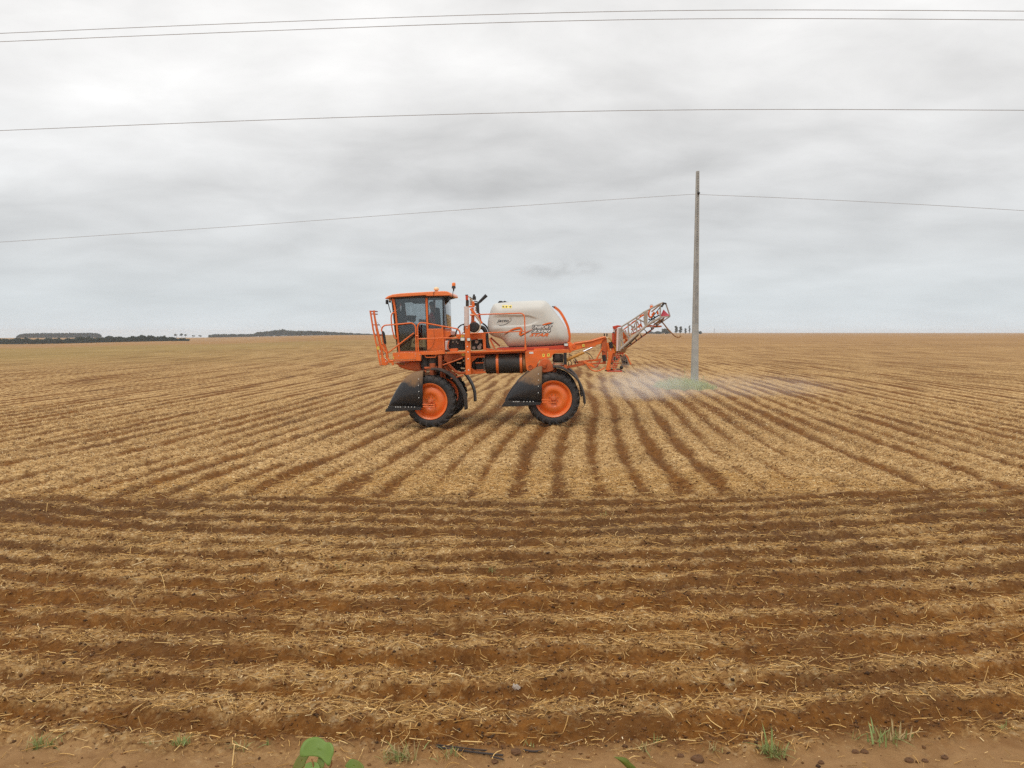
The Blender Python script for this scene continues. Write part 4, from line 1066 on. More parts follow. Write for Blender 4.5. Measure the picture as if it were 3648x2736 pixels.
for (X_, Y_, a_) in ((1150, 880, .1), (1215, 840, -.1), (1265, 810, .2), (1320, 760, 0), (1440, 620, .1), (1500, 590, 0), (1600, 420, .1), (1640, 400, 0), (1690, 380, 0)):
    part(MB().ell(c5(X_, Y_, .6), .030, .03, .024, 8, 5), 'nozzle', BLACK, boom)
# red mechanisms inside the lattice
for a, b, w_ in (((1160, 640), (1180, 740), .10), ((1180, 700), (1210, 800), .06), ((1140, 850), (1230, 760), .05), ((1400, 560), (1470, 510), .05), ((1440, 500), (1480, 560), .04), ((1340, 610), (1400, 550), .03), ((1290, 590), (1330, 600), .04),
                 ((1440, 380), (1510, 340), .05), ((1650, 350), (1690, 300), .06), ((1740, 280), (1750, 340), .05), ((1550, 545), (1640, 530), .05), ((1640, 535), (1810, 540), .04), ((1300, 480), (1360, 440), .02)):
    part(MB().bar(c5(*a, .6), c5(*b, .6), .06, w_), 'boom_linkage', ORANGE if w_ > .045 else ORANGE_D, boom, bevel=.006)
for a, b in (((1150, 930), (1260, 840)), ((1260, 840), (1420, 680)), ((1590, 500), (1700, 420)), ((1620, 440), (1770, 350))):
    part(MB().bar(c5(*a, .55), c5(*b, .55), .05, .035), 'boom_cable_tray', BLACKD, boom)
part(MB().ext(c5.poly([(1050, 960), (1070, 905), (1190, 900), (1235, 880), (1190, 985), (1060, 985)], .5), .45, .75), 'boom_root', BRONZE, boom, bevel=.006)
part(MB().ext(c5.poly([(1805, 345), (1850, 252), (1950, 352), (1945, 362), (1850, 366), (1812, 378)], .45), .50, .52), 'marker_flag', PINK, boom)
part(MB().ext(c5.poly([(1770, 430), (1870, 380), (1840, 450), (1700, 520), (1660, 520)], .6), .6, .62), 'boom_gusset', BRONZE, boom)
hk = pipe('orange_hose', c5.line([(1640, 215), (1612, 250), (1592, 320), (1600, 370), (1625, 385), (1655, 365), (1668, 325)], .45), .026, DECALO, boom, sm=4)
part(MB().ell(c5(1640, 210, .45), .045, .03, .05, 10, 6), 'hose_end', DECALO, boom)
pipe('steel_ring', [c5(1640 + 28 * math.cos(a), 195 + 28 * math.sin(a), .45) for a in np.linspace(0, 6.28, 14)], .006, GREY, boom)
pipe('tail_rod', c5.line([(1800, 450), (1850, 500), (1920, 590), (1985, 655), (2045, 710), (2090, 728), (2125, 722), (2140, 700)], .6), .020, BRONZE, boom, sm=4)
pipe('tail_rod', c5.line([(1640, 560), (1760, 552), (1815, 545)], .6), .014, BRONZE, boom)

# ---- access ladder folded up at the front
la = c1.line([(105, 700), (130, 860), (165, 1080), (205, 1250), (250, 1480)], .30) + [c2(308, 395, .30)]
lb = c1.line([(178, 695), (200, 850), (240, 1040), (285, 1230), (330, 1430)], .30) + [c2(372, 385, .30)]
lad = part(MB().tube(la, .030, 4), 'ladder', ORANGE, smooth=0)
part(MB().tube(lb, .028, 4), 'ladder_rail', ORANGE, lad, smooth=0)
part(MB().tube([p + Vector((0, .42, 0)) for p in la], .028, 4), 'ladder_rail', ORANGE, lad, smooth=0)
for t, (a, b) in enumerate((((100, 712), (190, 704)), ((118, 765), (190, 762)), ((150, 980), (232, 978)), ((190, 1190), (280, 1188)), ((235, 1375), (330, 1370)), ((265, 1560), (355, 1560)))):
    p_ = c1(*a, .30); q_ = c1(*b, .30)
    part(MB().box((min(p_.x, q_.x), .30, p_.z - .014), (max(p_.x, q_.x), .72, p_.z + .014)), 'rung', RED if t < 2 else ORANGE_D, lad)
part(MB().ext(c1.poly([(330, 1080), (350, 1100), (405, 1360), (455, 1530), (470, 1620), (420, 1650), (400, 1480), (345, 1330)], .35), .32, .38), 'ladder_bracket', ORANGE, bevel=.005)
part(MB().ext(c1.poly([(340, 1100), (372, 1105), (395, 1150), (422, 1340), (415, 1365), (380, 1350), (352, 1200)], .3), .25, .32), 'black_pad', BLACK, bevel=.012)
part(MB().ext(c2.poly([(318, 245), (362, 235), (455, 330), (460, 375), (405, 400), (330, 390)], .3), .28, .36), 'ladder_hinge', ORANGE, bevel=.006)
sticker(c1, 235, 1410, 285, 1465, .262)
for X_, Y_ in ((405, 262), (412, 325), (300, 120), (395, 180)):
    q = c2(X_, Y_, .26); part(MB().ell(q, .016, .02, .016, 8, 5), 'bolt_head', WHITEL)
pipe('release_cord', c1.line([(245, 925), (290, 990), (335, 1065)], .3), .004, BLACK)
# platform in front of cab
part(MB().ext(c2.poly([(552, 150), (640, 146), (1100, 138), (1112, 306), (1022, 306), (1015, 272), (560, 286)], .28), .22, .30), 'platform_panel', ORANGE, bevel=.006)
part(MB().ext(c2.poly([(552, 146), (1100, 132), (1100, 150), (552, 164)], .28), .30, .75), 'platform_deck', ORANGE_D, bevel=.004)
sticker(c2, 556, 220, 572, 270, .218)
for X_, Y_ in ((995, 175), (995, 218), (1085, 185), (668, 210)):
    q = c2(X_, Y_, .21); part(MB().ell(q, .010, .012, .010, 8, 5), 'bolt_head', WHITEL)
pipe('platform_tube', [c1(350, 1380, .26), c2(350, 60, .26), c2(395, 120, .26), c2(430, 150, .26), c2(445, 235, .26), c2(475, 285, .26), c2(530, 308, .26), c2(1018, 294, .26)], .026, ORANGE, sm=3)
part(MB().ext(c2.poly([(450, 300), (520, 310), (570, 330), (575, 360), (560, 400), (535, 395), (520, 345), (455, 345)], .26), .25, .30), 'tube_gusset', ORANGE, bevel=.005)
part(MB().ext(c2.poly([(1090, 128), (1225, 122), (1560, 96), (1580, 120), (1580, 172), (1400, 186), (1100, 190)], .3), .26, .40), 'platform_panel', ORANGE, bevel=.006)
pipe('foot_step', c2.line([(1172, 182), (1205, 240), (1390, 236), (1405, 182)], .3), .016, ORANGE)
# cab belly
part(MB().ext(c2.poly([(590, 340), (1105, 310), (1135, 515), (1000, 505), (860, 480), (760, 450), (700, 420), (672, 385)], .75), .55, 2.0), 'cab_belly', ORANGE_D, bevel=.05)
part(MB().ext(c2.poly([(670, 352), (760, 345), (765, 385), (690, 390)], .5), .53, .56), 'belly_recess', BRONZE, bevel=.006)

# ---- cab
CY0, CY1 = .55, 2.12
cab = part(MB().ext(c1.poly([(690, 1500), (1220, 1488), (1575, 1482), (1580, 1520), (690, 1535)], CY0), CY0, CY1), 'cab', ORANGE_D, bevel=.006)
def cpart(mb, name, mat, **k): return part(mb, name, mat, cab, **k)
# roof: rounded slab
rf = c1.poly([(408, 472), (425, 450), (470, 418), (560, 385), (700, 366), (850, 355), (1100, 340), (1350, 327), (1560, 318), (1630, 325), (1675, 345), (1697, 380), (1690, 408), (1225, 418), (1210, 400), (510, 445), (480, 462)], CY0)
roof = cpart(MB().ext(rf, CY0 - .14, CY1 + .14), 'roof', ORANGE_L, bevel=.045)
cpart(MB().ext(c1.poly([(500, 445), (1215, 402), (1225, 418), (1650, 412), (1540, 440), (590, 460), (520, 465)], CY0), CY0 - .06, CY1 + .06), 'headliner', INNER, bevel=.006)
# pillars near and far
for y0, y1 in ((CY0, CY0 + .06), (CY1 - .06, CY1)):
    cpart(MB().ext(c1.poly([(518, 462), (580, 458), (628, 800), (668, 1250), (698, 1525), (658, 1528), (628, 1250), (592, 850), (560, 600)], CY0), y0, y1), 'front_pillar', ORANGE, bevel=.01)
    cpart(MB().ext(c1.poly([(1188, 432), (1232, 430), (1252, 1062), (1215, 1062)], CY0), y0, y1), 'middle_pillar', ORANGE, bevel=.01)
    cpart(MB().ext(c1.poly([(1528, 425), (1550, 424), (1568, 1060), (1535, 1060)], CY0), y0 + .01, y1 - .01), 'rear_pillar', BLACK, bevel=.006)
    cpart(MB().ext(c1.poly([(1218, 1058), (1545, 1052), (1578, 1500), (1225, 1500)], CY0), y0 - .01, y1 + .01), 'side_panel', ORANGE, bevel=.015)
cpart(MB().ext(c1.poly([(1555, 1092), (1680, 1112), (1692, 1180), (1585, 1262), (1572, 1262)], CY0), CY0 + .05, CY1 - .05), 'rear_cowl', ORANGE, bevel=.03)
cpart(MB().ext(c1.poly([(1520, 1055), (1575, 1055), (1600, 1500), (1545, 1500)], CY0), CY0 + .04, CY1 - .04), 'rear_panel', ORANGE_D, bevel=.01)
pipe('panel_seam', c1.line([(1355, 1070), (1368, 1250), (1350, 1360), (1300, 1440), (1240, 1470)], CY0 - .022), .004, BRONZE, cab, sm=3)
# glazing
def pane(name, pts, y, mat=GLASS): cpart(MB().ext(c1.poly(pts, CY0), y, y + .006), name, mat, smooth=0)
door_pts = [(588, 468), (1188, 442), (1212, 1062), (1222, 1492), (702, 1505), (668, 1200), (630, 800)]
for y in (CY0 + .03, CY1 - .036):
    pane('door_glass', door_pts, y)
    pane('side_window', [(1238, 442), (1530, 436), (1540, 1050), (1258, 1060)], y)
# window seals
cpart(MB().tube(c1.line(door_pts + door_pts[:1], CY0 + .02), .014, 4), 'window_seal', BLACK, smooth=0)
cpart(MB().tube(c1.line([(1238, 442), (1530, 436), (1540, 1050), (1258, 1060), (1238, 442)], CY0 + .02), .012, 4), 'window_seal', BLACK, smooth=0)
# windscreen and rear screen: slanted sheets across the cab
def sheet(name, a, b, mat, y0=CY0 + .04, y1=CY1 - .04, bow=0.0):
    A = c1(*a, CY0); B = c1(*b, CY0); n = 10; vs = []
    for j in range(n + 1):
        t = j / n; y = y0 + (y1 - y0) * t; d_ = bow * (1 - (2 * t - 1) ** 2)
        vs += [(A.x + d_, y, A.z), (B.x + d_, y, B.z)]
    o = cpart(MB().add(vs, [(2 * j, 2 * j + 1, 2 * j + 3, 2 * j + 2) for j in range(n)]), name, mat, smooth=60)
    s_ = o.modifiers.new('solid', 'SOLIDIFY'); s_.thickness = .006
sheet('windscreen', (528, 468), (650, 1520), GLASS, bow=-.14)
sheet('rear_screen', (1552, 430), (1570, 1050), GLASS2, bow=.03)
cpart(MB().ext(c1.poly([(1548, 430), (1558, 430), (1632, 1045), (1560, 1052)], CY0 + .02), CY0 + .02, CY0 + .03), 'corner_glass', GLASS2)
part(MB().tube(c1.line([(1556, 425), (1630, 1050)], CY0 + .01), .009, 6), 'glass_edge', BLACK, cab)
pipe('grab_handle', c1.line([(585, 735), (550, 745), (525, 785), (518, 860), (535, 1040), (570, 1190), (595, 1240), (645, 1248)], CY0 - .05), .020, ORANGE, cab, sm=4)
part(MB().tube([c1(655, 1355, CY0 - .02), c1(660, 1365, CY0 - .02)], .02, 8), 'door_catch', WHITEL, cab)
# lamps and wiper on the cab
cpart(MB().box(tuple(c1(405, 572, CY0 + .1)), tuple(c1(468, 488, CY0 + .25))), 'head_lamp', BLACK, bevel=.02)
cpart(MB().box(tuple(c1(470, 540, CY0 + .05)), tuple(c1(515, 478, CY0 + .2))), 'head_lamp', BLACKD, bevel=.015)
cpart(MB().ell(c1(495, 495, CY0 + .05), .03, .03, .03, 10, 6), 'lamp_bulb', CREAM)
cpart(MB().box(tuple(c1(405, 572, CY0 + 1.2)), tuple(c1(468, 488, CY0 + 1.35))), 'head_lamp', BLACK, bevel=.02)
pipe('wiper', c1.line([(462, 565), (478, 640), (510, 742)], CY0 + .5), .012, BLACK, cab)
cpart(MB().tube([c1(1640, 428, CY0 + .1), c1(1638, 500, CY0 + .1)], [.03, .055], 12), 'rear_lamp', BLACK, bevel=0)
pipe('lamp_wire', c1.line([(1638, 500), (1665, 520), (1678, 565)], CY0 + .1), .006, BLACK, cab)
pipe('beacon_arm', c1.line([(1640, 450), (1700, 452), (1726, 445), (1737, 310)], CY0 + .1), .009, BLACK, cab)
part(MB().tube([c1(1748, 320, CY0 + .1), c1(1748, 265, CY0 + .1)], [.012, .03], 12), 'beacon_stem', BLACK, cab, smooth=50)
part(MB().tube([c1(1749, 262, CY0 + .1), c1(1749, 212, CY0 + .1)], [.062, .050], 18), 'beacon_base', BLACK, cab, smooth=50)
part(MB().tube([c1(1750, 214, CY0 + .1), c1(1750, 180, CY0 + .1), c1(1750, 160, CY0 + .1), c1(1750, 148, CY0 + .1)], [.052, .054, .050, .034], 18), 'beacon_light', AMBER, cab, smooth=60)
gp = c1(1408, 275, CY0 + .5)
part(MB().ell((gp.x, gp.y, gp.z), .078, .078, .062, 20, 12), 'position_receiver', CREAM, cab, smooth=60)
part(MB().tube([(gp.x, gp.y, gp.z - .09), (gp.x, gp.y, gp.z - .045)], .045, 14), 'receiver_foot', BLACK, cab)
pipe('receiver_wire', c1.line([(1370, 318), (1355, 345), (1355, 408)], CY0 - .155), .006, BLACK, cab)
# interior
cpart(MB().ext(c1.poly([(690, 1440), (1520, 1430), (1530, 1490), (700, 1505)], CY0), CY0 + .08, CY1 - .08), 'floor', INNER)
cpart(MB().ext(c1.poly([(700, 560), (775, 560), (785, 900), (840, 960), (850, 1440), (700, 1440)], CY1 - .3), CY1 - .20, CY1 - .1), 'inner_pillar', INNER, bevel=.02)
cpart(MB().ext(c1.poly([(590, 450), (1190, 430), (1190, 560), (950, 560), (900, 530), (740, 545), (720, 560), (600, 560)], CY1 - .3), CY1 - .20, CY1 - .1), 'roof_console', INNER, bevel=.02)
con = cpart(MB().ext(c1.poly([(640, 960), (800, 950), (960, 970), (1180, 985), (1190, 1230), (900, 1250), (860, 1440), (680, 1440)], 1.6), 1.55, 1.95), 'side_console', INNER, bevel=.03)
cpart(MB().ext(c1.poly([(835, 800), (900, 792), (985, 800), (1000, 900), (960, 925), (850, 900)], 1.3), 1.05, 1.4), 'dash_display', INNER, bevel=.02)
cpart(MB().tube([c1(870, 1440, 1.3), c1(930, 930, 1.3)], .05, 10), 'steering_column', INNER)
seat_ = cpart(MB().ext(c1.poly([(1130, 1080), (1400, 1110), (1420, 1190), (1140, 1190)], 1.33), 1.08, 1.58), 'driver_seat', SEATM, bevel=.04)
part(MB().ext(c1.poly([(1395, 640), (1455, 640), (1500, 1130), (1420, 1150)], 1.33), 1.10, 1.56), 'seat_back', SEATM, seat_, bevel=.05)
part(MB().ext(c1.poly([(1200, 1185), (1400, 1190), (1390, 1435), (1220, 1435)], 1.33), 1.15, 1.5), 'seat_base', INNER, seat_, bevel=.02)
pts = []
sc_c = c1(945, 905, 1.33)
for k in range(25):
    a = 2 * math.pi * k / 24; pts.append(Vector((sc_c.x + .09 * math.cos(a) * 1.0, 1.33 + .19 * math.sin(a), sc_c.z + .16 * math.cos(a))))
cpart(MB().tube(pts, .014, 6), 'steering_wheel', BLACK)
# front and side hand rails round the platform
pipe('hand_rail', c1.line([(330, 1110), (332, 1060), (352, 1020), (400, 990), (480, 982), (560, 975), (720, 962), (880, 946), (930, 950), (970, 975), (995, 1025), (1002, 1090), (1012, 1525)], .26), .021, ORANGE, sm=3)
pipe('hand_rail', c1.line([(965, 1140), (640, 1392), (462, 1528)], .26), .020, ORANGE)
pipe('hand_rail', c1.line([(1052, 1520), (1042, 1200), (1035, 1060), (1048, 985), (1085, 945), (1140, 938), (1240, 955), (1500, 1002), (1780, 1052), (1840, 1078), (1868, 1120), (1872, 1170), (1845, 1205), (1800, 1238), (1700, 1242), (1560, 1242), (1060, 1258)], .26), .021, ORANGE, sm=3)
pipe('rail_post', c1.line([(1525, 1008), (1540, 1250), (1562, 1500)], .26), .021, ORANGE)
pipe('rail_link', c1.line([(1000, 1198), (1052, 1198)], .24), .024, ORANGE)

# ---- the driver, seen through the side window
def skinned(name, verts, edges, radii, mat, root, parent=None, loc=None, sub=2):
    me = bpy.data.meshes.new(name); me.from_pydata([tuple(v) for v in verts], edges, []); me.materials.append(mat)
    o = bpy.data.objects.new(name, me); COL.objects.link(o)
    md = o.modifiers.new('skin', 'SKIN'); md.use_smooth_shade = True
    for i, r_ in enumerate(radii):
        sv = me.skin_vertices[0].data[i]; sv.radius = r_ if isinstance(r_, tuple) else (r_, r_); sv.use_root = (i == root)
    s_ = o.modifiers.new('sub', 'SUBSURF'); s_.levels = sub; s_.render_levels = sub
    if parent: o.parent = parent
    return o
hip = c1(1345, 1060, 1.33)
man = empty('person', Vector(VO) + VX * hip.x + VN * hip.y + Vector((0, 0, hip.z)), VROT)
tag(man, 'driver in a red shirt seated behind the side window gripping the steering wheel', 'person')
J = [(0, 0, 0), (.01, 0, .22), (.0, 0, .42), (-.01, 0, .52), (-.03, 0, .60), (-.045, 0, .70), (-.045, 0, .76),       # spine 0..6
     (.0, -.19, .43), (-.13, -.23, .22), (-.36, -.15, .24),                                                        # near arm 7..9
     (.0, .19, .43), (-.13, .23, .22), (-.36, .15, .26),                                                            # far arm 10..12
     (-.05, -.10, -.02), (-.42, -.13, .02), (-.48, -.13, -.36), (-.58, -.13, -.42),                                  # near leg 13..16
     (-.05, .10, -.02), (-.42, .13, .02), (-.48, .13, -.36), (-.58, .13, -.42)]
E = [(0, 1), (1, 2), (2, 3), (3, 4), (4, 5), (5, 6), (2, 7), (7, 8), (8, 9), (2, 10), (10, 11), (11, 12), (0, 13), (13, 14), (14, 15), (15, 16), (0, 17), (17, 18), (18, 19), (19, 20)]
RDS = [(.13, .16), (.12, .15), (.10, .14), .055, .06, (.085, .075), .06, .06, .045, .032, .06, .045, .032, .085, .07, .05, .04, .085, .07, .05, .04]
skinned('body', J, E, RDS, SKIN, 0, man)
skinned('shirt', [J[0], J[1], J[2], J[7], (-.09, -.215, .30), J[10], (-.09, .215, .30), (-.005, 0, .47)], [(0, 1), (1, 2), (2, 3), (3, 4), (2, 5), (5, 6), (2, 7)],
        [(.145, .175), (.135, .165), (.115, .15), .075, .062, .075, .062, .065], REDSHIRT, 0, man)
skinned('trousers', [(.0, 0, -.01), J[13], J[14], (-.475, -.13, -.30), J[17], J[18], (-.475, .13, -.30)], [(0, 1), (1, 2), (2, 3), (0, 4), (4, 5), (5, 6)],
        [(.14, .17), .10, .085, .065, .10, .085, .065], JEANS, 0, man)
MB().ell((-.035, 0, .735), .088, .082, .085, 16, 8, z0=-.25).build('hair', HAIR, man)
MB().ell((-.135, 0, .675), .016, .012, .016, 8, 6).build('nose', SKIN, man)
for s in (-1, 1):
    MB().ell((-.125, s * .03, .70), .010, .010, .007, 8, 6).build('eye', HAIR, man)
    MB().ell((-.035, s * .078, .69), .02, .01, .03, 8, 6).build('ear', SKIN, man)
    for k in range(4):      # fingers closed round the wheel rim
        y_ = s * (.15 - .02) ; z_ = .24 + (.02 if s > 0 else 0) - .022 * k + .03
        skinned('finger', [(-.36, y_, z_), (-.40, y_ - s * .0, z_ + .004), (-.412, y_ - s * .012, z_ - .012), (-.40, y_ - s * .02, z_ - .024)], [(0, 1), (1, 2), (2, 3)], [.010, .010, .009, .008], SKIN, 0, man, sub=1)
    skinned('thumb', [(-.355, s * .14, .25), (-.38, s * .115, .27), (-.395, s * .105, .262)], [(0, 1), (1, 2)], [.011, .010, .009], SKIN, 0, man, sub=1)

# ================================================================== CONCRETE POLE AND WIRES
PB = on_ground(2474, 1380); PBY = PB.y
ptop = on_y(2477, 610, PBY); pz = ptop.z
CONC = pm('weathered_concrete', (.38, .375, .350), .9, var=.22, vscale=2.5, bump=.35, bscale=35, dust=.3, dustcol=(.27, .25, .22))
CONCS = pm('weathered_concrete_side', (.32, .315, .30), .92, var=.25, bump=.3)
HOLE = pm('hole_shadow', (.02, .02, .02), .9)
pole = empty('utility_pole', (PB.x, PBY, 0), R(4))
tag(pole, 'tall tapered grey concrete utility pole with a row of holes standing in the field', 'pole')
zg = gz(PB.x, PBY) - .3
def pole_w(z): t = max(0, min(1, z / pz)); return .305 + (.120 - .305) * t
# H section: two flanges and a web, each hole's shade painted as a dark disc
m = MB()
def frustum(m, x0a, x1a, y0a, y1a, za, x0b, x1b, y0b, y1b, zb):
    m.add([(x0a, y0a, za), (x1a, y0a, za), (x1a, y1a, za), (x0a, y1a, za), (x0b, y0b, zb), (x1b, y0b, zb), (x1b, y1b, zb), (x0b, y1b, zb)],
          [(0, 3, 2, 1), (4, 5, 6, 7), (0, 1, 5, 4), (1, 2, 6, 5), (2, 3, 7, 6), (3, 0, 4, 7)])
wa, wb = pole_w(0) / 2, pole_w(pz) / 2
zsolid = 3.0; ws = pole_w(zsolid) / 2
frustum(m, -wa, wa, -.15, .15, zg, -ws, ws, -.125, .125, zsolid)
shaft = m.build('shaft', CONC, pole, bevel=.012)
m = MB()
for s in (-1, 1):
    fa_, fb_ = .06, .026
    frustum(m, s * ws - (fa_ if s > 0 else 0), s * ws + (fa_ if s < 0 else 0), -.125, .125, zsolid, s * wb - (fb_ if s > 0 else 0), s * wb + (fb_ if s < 0 else 0), -.09, .09, pz)
m.build('flange', CONC, pole, bevel=.008)
m = MB(); frustum(m, -ws + .06, ws - .06, -.100, .10, zsolid, -wb + .026, wb - .026, -.068, .068, pz); m.build('web', CONCS, pole)
zlast = on_y(2478, 888, PBY).z; nh = 31
for k in range(nh):
    z_ = zlast + (pz - .12 - zlast) * k / (nh - 1)
    yf = -.100 + (.032) * (z_ - zsolid) / (pz - zsolid) - .002
    MB().lathe([(-.002, 0), (-.002, .014), (.0, .016)], 10, c=(0, yf, z_)).build('hole', HOLE, pole, smooth=0)
zi = on_y(2478, 690, PBY).z
MB().lathe([(-.14, 0), (-.14, .022), (-.11, .05), (-.07, .03), (-.04, .055), (0, .02)], 14, c=(.02, -.09, zi)).build('insulator', BLACK, pole)
MB().box((-.005, -.10, zi - .07), (.045, -.075, zi + .07)).build('wire_clamp', BLACK, pole)

WIRE = pm('aluminium_wire', (.42, .42, .43), .6, metal=.4, var=.05)
def wire(label, pix, H, r, name='power_line_wire', yfix=None, ext=26):
    pts = []
    for px, py in pix:
        if yfix is not None: pts.append(on_y(px, py, yfix))
        else:
            d_ = ray(px, py); t = (H - CAMH) / d_.z; pts.append(CAM + d_ * t)
    L = smooth_line(pts, 6)
    L = [L[0] + (L[0] - L[1]).normalized() * ext] + L + [L[-1] + (L[-1] - L[-2]).normalized() * ext]
    o = MB().tube(L, r, 6).build(name, WIRE, smooth=60)
    tag(o, label, 'wire', group='overhead power line wires'); return o
k = 3648 / 2212
wire('topmost of the thin grey wires spanning the sky from edge to edge', [(0, 72 * k), (550 * k, 49 * k), (1106 * k, 30 * k), (1600 * k, 21.5 * k), (2212 * k, 24 * k)], 8.7, .0062)
wire('second wire from the top, running just below the topmost one', [(0, 90 * k), (550 * k, 67.5 * k), (1106 * k, 48 * k), (1600 * k, 40 * k), (2212 * k, 43 * k)], 8.5, .0062)
wire('single wire crossing the middle of the sky above the pole top', [(0, 282 * k), (550 * k, 260 * k), (1106 * k, 243.5 * k), (1600 * k, 236.5 * k), (2212 * k, 238 * k)], 6.8, .0062)
wire('lowest wire, sagging leftward from the concrete pole over the sprayer', [(0, 523 * k), (500 * k, 489.5 * k), (1000 * k, 453 * k), (1496 * k, 419.5 * k)], 0, .010, yfix=PBY - .08, ext=0)
wire('lowest wire on the right, sagging from the concrete pole to the right edge', [(1496 * k, 419.5 * k), (1750 * k, 430 * k), (2000 * k, 442.5 * k), (2212 * k, 455 * k)], 0, .010, yfix=PBY - .08, ext=0)

# ================================================================== VEGETATION
def leafmat(name, cols, rough=.6, transl=.25):
    m, t, b = newmat(name)
    a = nd(t, 'ShaderNodeAttribute', attribute_name='tone')
    c = ramp(t, a.outputs['Fac'], cols); t.links.new(c, b.inputs['Base Color']); b.inputs['Roughness'].default_value = rough
    b.inputs['Specular IOR Level'].default_value = .25
    if transl:
        tr = nd(t, 'ShaderNodeBsdfTranslucent'); t.links.new(c, tr.inputs[0]); mx = nd(t, 'ShaderNodeMixShader'); mx.inputs[0].default_value = transl
        t.links.new(b.outputs[0], mx.inputs[1]); t.links.new(tr.outputs[0], mx.inputs[2]); t.links.new(mx.outputs[0], t.nodes['Material Output'].inputs[0])
    return m
GRASS = leafmat('grass_blades', [(0, (.62, .50, .27)), (.3, (.48, .46, .20)), (.6, (.36, .44, .15)), (1, (.42, .52, .19))])
TUFT = leafmat('green_tuft', [(0, (.45, .33, .16)), (.30, (.30, .26, .09)), (.45, (.24, .28, .09)), (1, (.28, .36, .13))])
TREE = leafmat('tree_foliage', [(0, (.012, .020, .012)), (.5, (.028, .045, .022)), (1, (.055, .080, .035))])
TREEP = leafmat('plantation_foliage', [(0, (.012, .026, .026)), (1, (.035, .060, .050))])
BARK = pm('bark', (.06, .045, .03), .9)

def blades(n, pos, hgt, spread, g_, lean=.5, w=.006, seg=4):
    """curved grass blades; pos -> (x, y, z) arrays"""
    x, y, z = pos; yaw = g_.uniform(0, 6.283, n); ln = np.abs(g_.normal(0, lean, n)); H_ = hgt * g_.uniform(.45, 1.1, n); ww = w * g_.uniform(.6, 1.3, n)
    V = np.zeros((n, seg + 1, 2, 3))
    for k in range(seg + 1):
        t = k / seg; out = H_ * (ln * t + .9 * ln * t * t) * .6; up = H_ * (t - .38 * ln * t * t * 1.2)
        wd = ww * (1 - t) ** .6 * .5
        for s in (0, 1):
            sg = -1 if s == 0 else 1
            V[:, k, s, 0] = x + np.cos(yaw) * out - np.sin(yaw) * wd * sg
            V[:, k, s, 1] = y + np.sin(yaw) * out + np.cos(yaw) * wd * sg
            V[:, k, s, 2] = z + up
    f = np.array([(k * 2, k * 2 + 1, k * 2 + 3, k * 2 + 2) for k in range(seg)])
    F = (np.arange(n)[:, None, None] * ((seg + 1) * 2) + f[None]).reshape(-1, 4)
    return V.reshape(-1, 3), F, (seg + 1) * 2

# grass island at the pole foot
g_ = np.random.default_rng(31)
a_ = on_ground(2362, 1392); b_ = on_ground(2578, 1392); cxg, cyg = (a_.x + b_.x) / 2, PBY - .35; rxg = (b_.x - a_.x) / 2
n = 5200; rr = np.sqrt(g_.random(n)) * (.85 + .3 * vnoise(g_.random(n) * 9, np.zeros(n))); th = g_.uniform(0, 6.283, n)
x = cxg + rxg * rr * np.cos(th); y = cyg + 1.5 * rr * np.sin(th); z = field(x, y)[0]
V, F, kk = blades(n, (x, y, z), .46 * (1.15 - .6 * rr ** 3) * (.7 + .6 * vnoise(x * 2.2, y * 2.2, 3)), 0, g_, .45, .011)
tone = np.repeat(np.clip(.25 + .6 * vnoise(x * 1.6, y * 1.6, 9) + g_.normal(0, .15, n), 0, 1), kk)
o = npmesh('grass', V, F, GRASS, attrs=dict(tone=tone)); tag(o, 'low green grass island round the foot of the concrete pole', 'grass', kind='stuff')

def stalk_plant(px, py, Y, h, lean, label, seed):
    q = on_y(px, py, Y); z0 = gz(q.x, Y); g2 = random.Random(seed)
    root = empty('weed_plant', (q.x, Y, z0)); tag(root, label, 'weed')
    L = smooth_line([(0, 0, 0), (lean * .2, 0, h * .5), (lean, 0, h)], 5)
    st = MB().tube(L, .007, 5).build('stem', GRASS, root); st.data.attributes.new('tone', 'FLOAT', 'POINT').data.foreach_set('value', [.6] * len(st.data.vertices))
    for k in range(9):
        t = .25 + .08 * k; p_ = L[int(t * (len(L) - 1))]; a = g2.uniform(0, 6.28); l = g2.uniform(.15, .32)
        vs = []
        for j in range(6):
            u = j / 5; out = l * u; zz_ = l * (.55 * u - .9 * u * u); wd = .014 * math.sin(math.pi * (.12 + .88 * u)) + .001
            c_ = Vector((p_.x + math.cos(a) * out, p_.y + math.sin(a) * out, p_.z + zz_)); n_ = Vector((-math.sin(a), math.cos(a), 0)) * wd
            vs += [c_ - n_, c_ + n_]
        lf_ = MB().add(vs, [(2 * j, 2 * j + 1, 2 * j + 3, 2 * j + 2) for j in range(5)]).build('leaf', GRASS, root)
        lf_.data.attributes.new('tone', 'FLOAT', 'POINT').data.foreach_set('value', [g2.uniform(.1, 1)] * len(lf_.data.vertices))
stalk_plant(2441, 1385, PBY - .45, .95, -.05, 'tall leafy weed just left of the concrete pole', 1)
stalk_plant(2462, 1385, PBY - .35, .62, .22, 'shorter weed arching over the foot of the concrete pole', 2)
stalk_plant(2504, 1378, PBY - .2, .55, .03, 'thin weed standing right of the concrete pole', 3)
stalk_plant(2420, 1388, PBY - .6, .45, .02, 'low weed in the grass left of the tall leafy weed', 4)

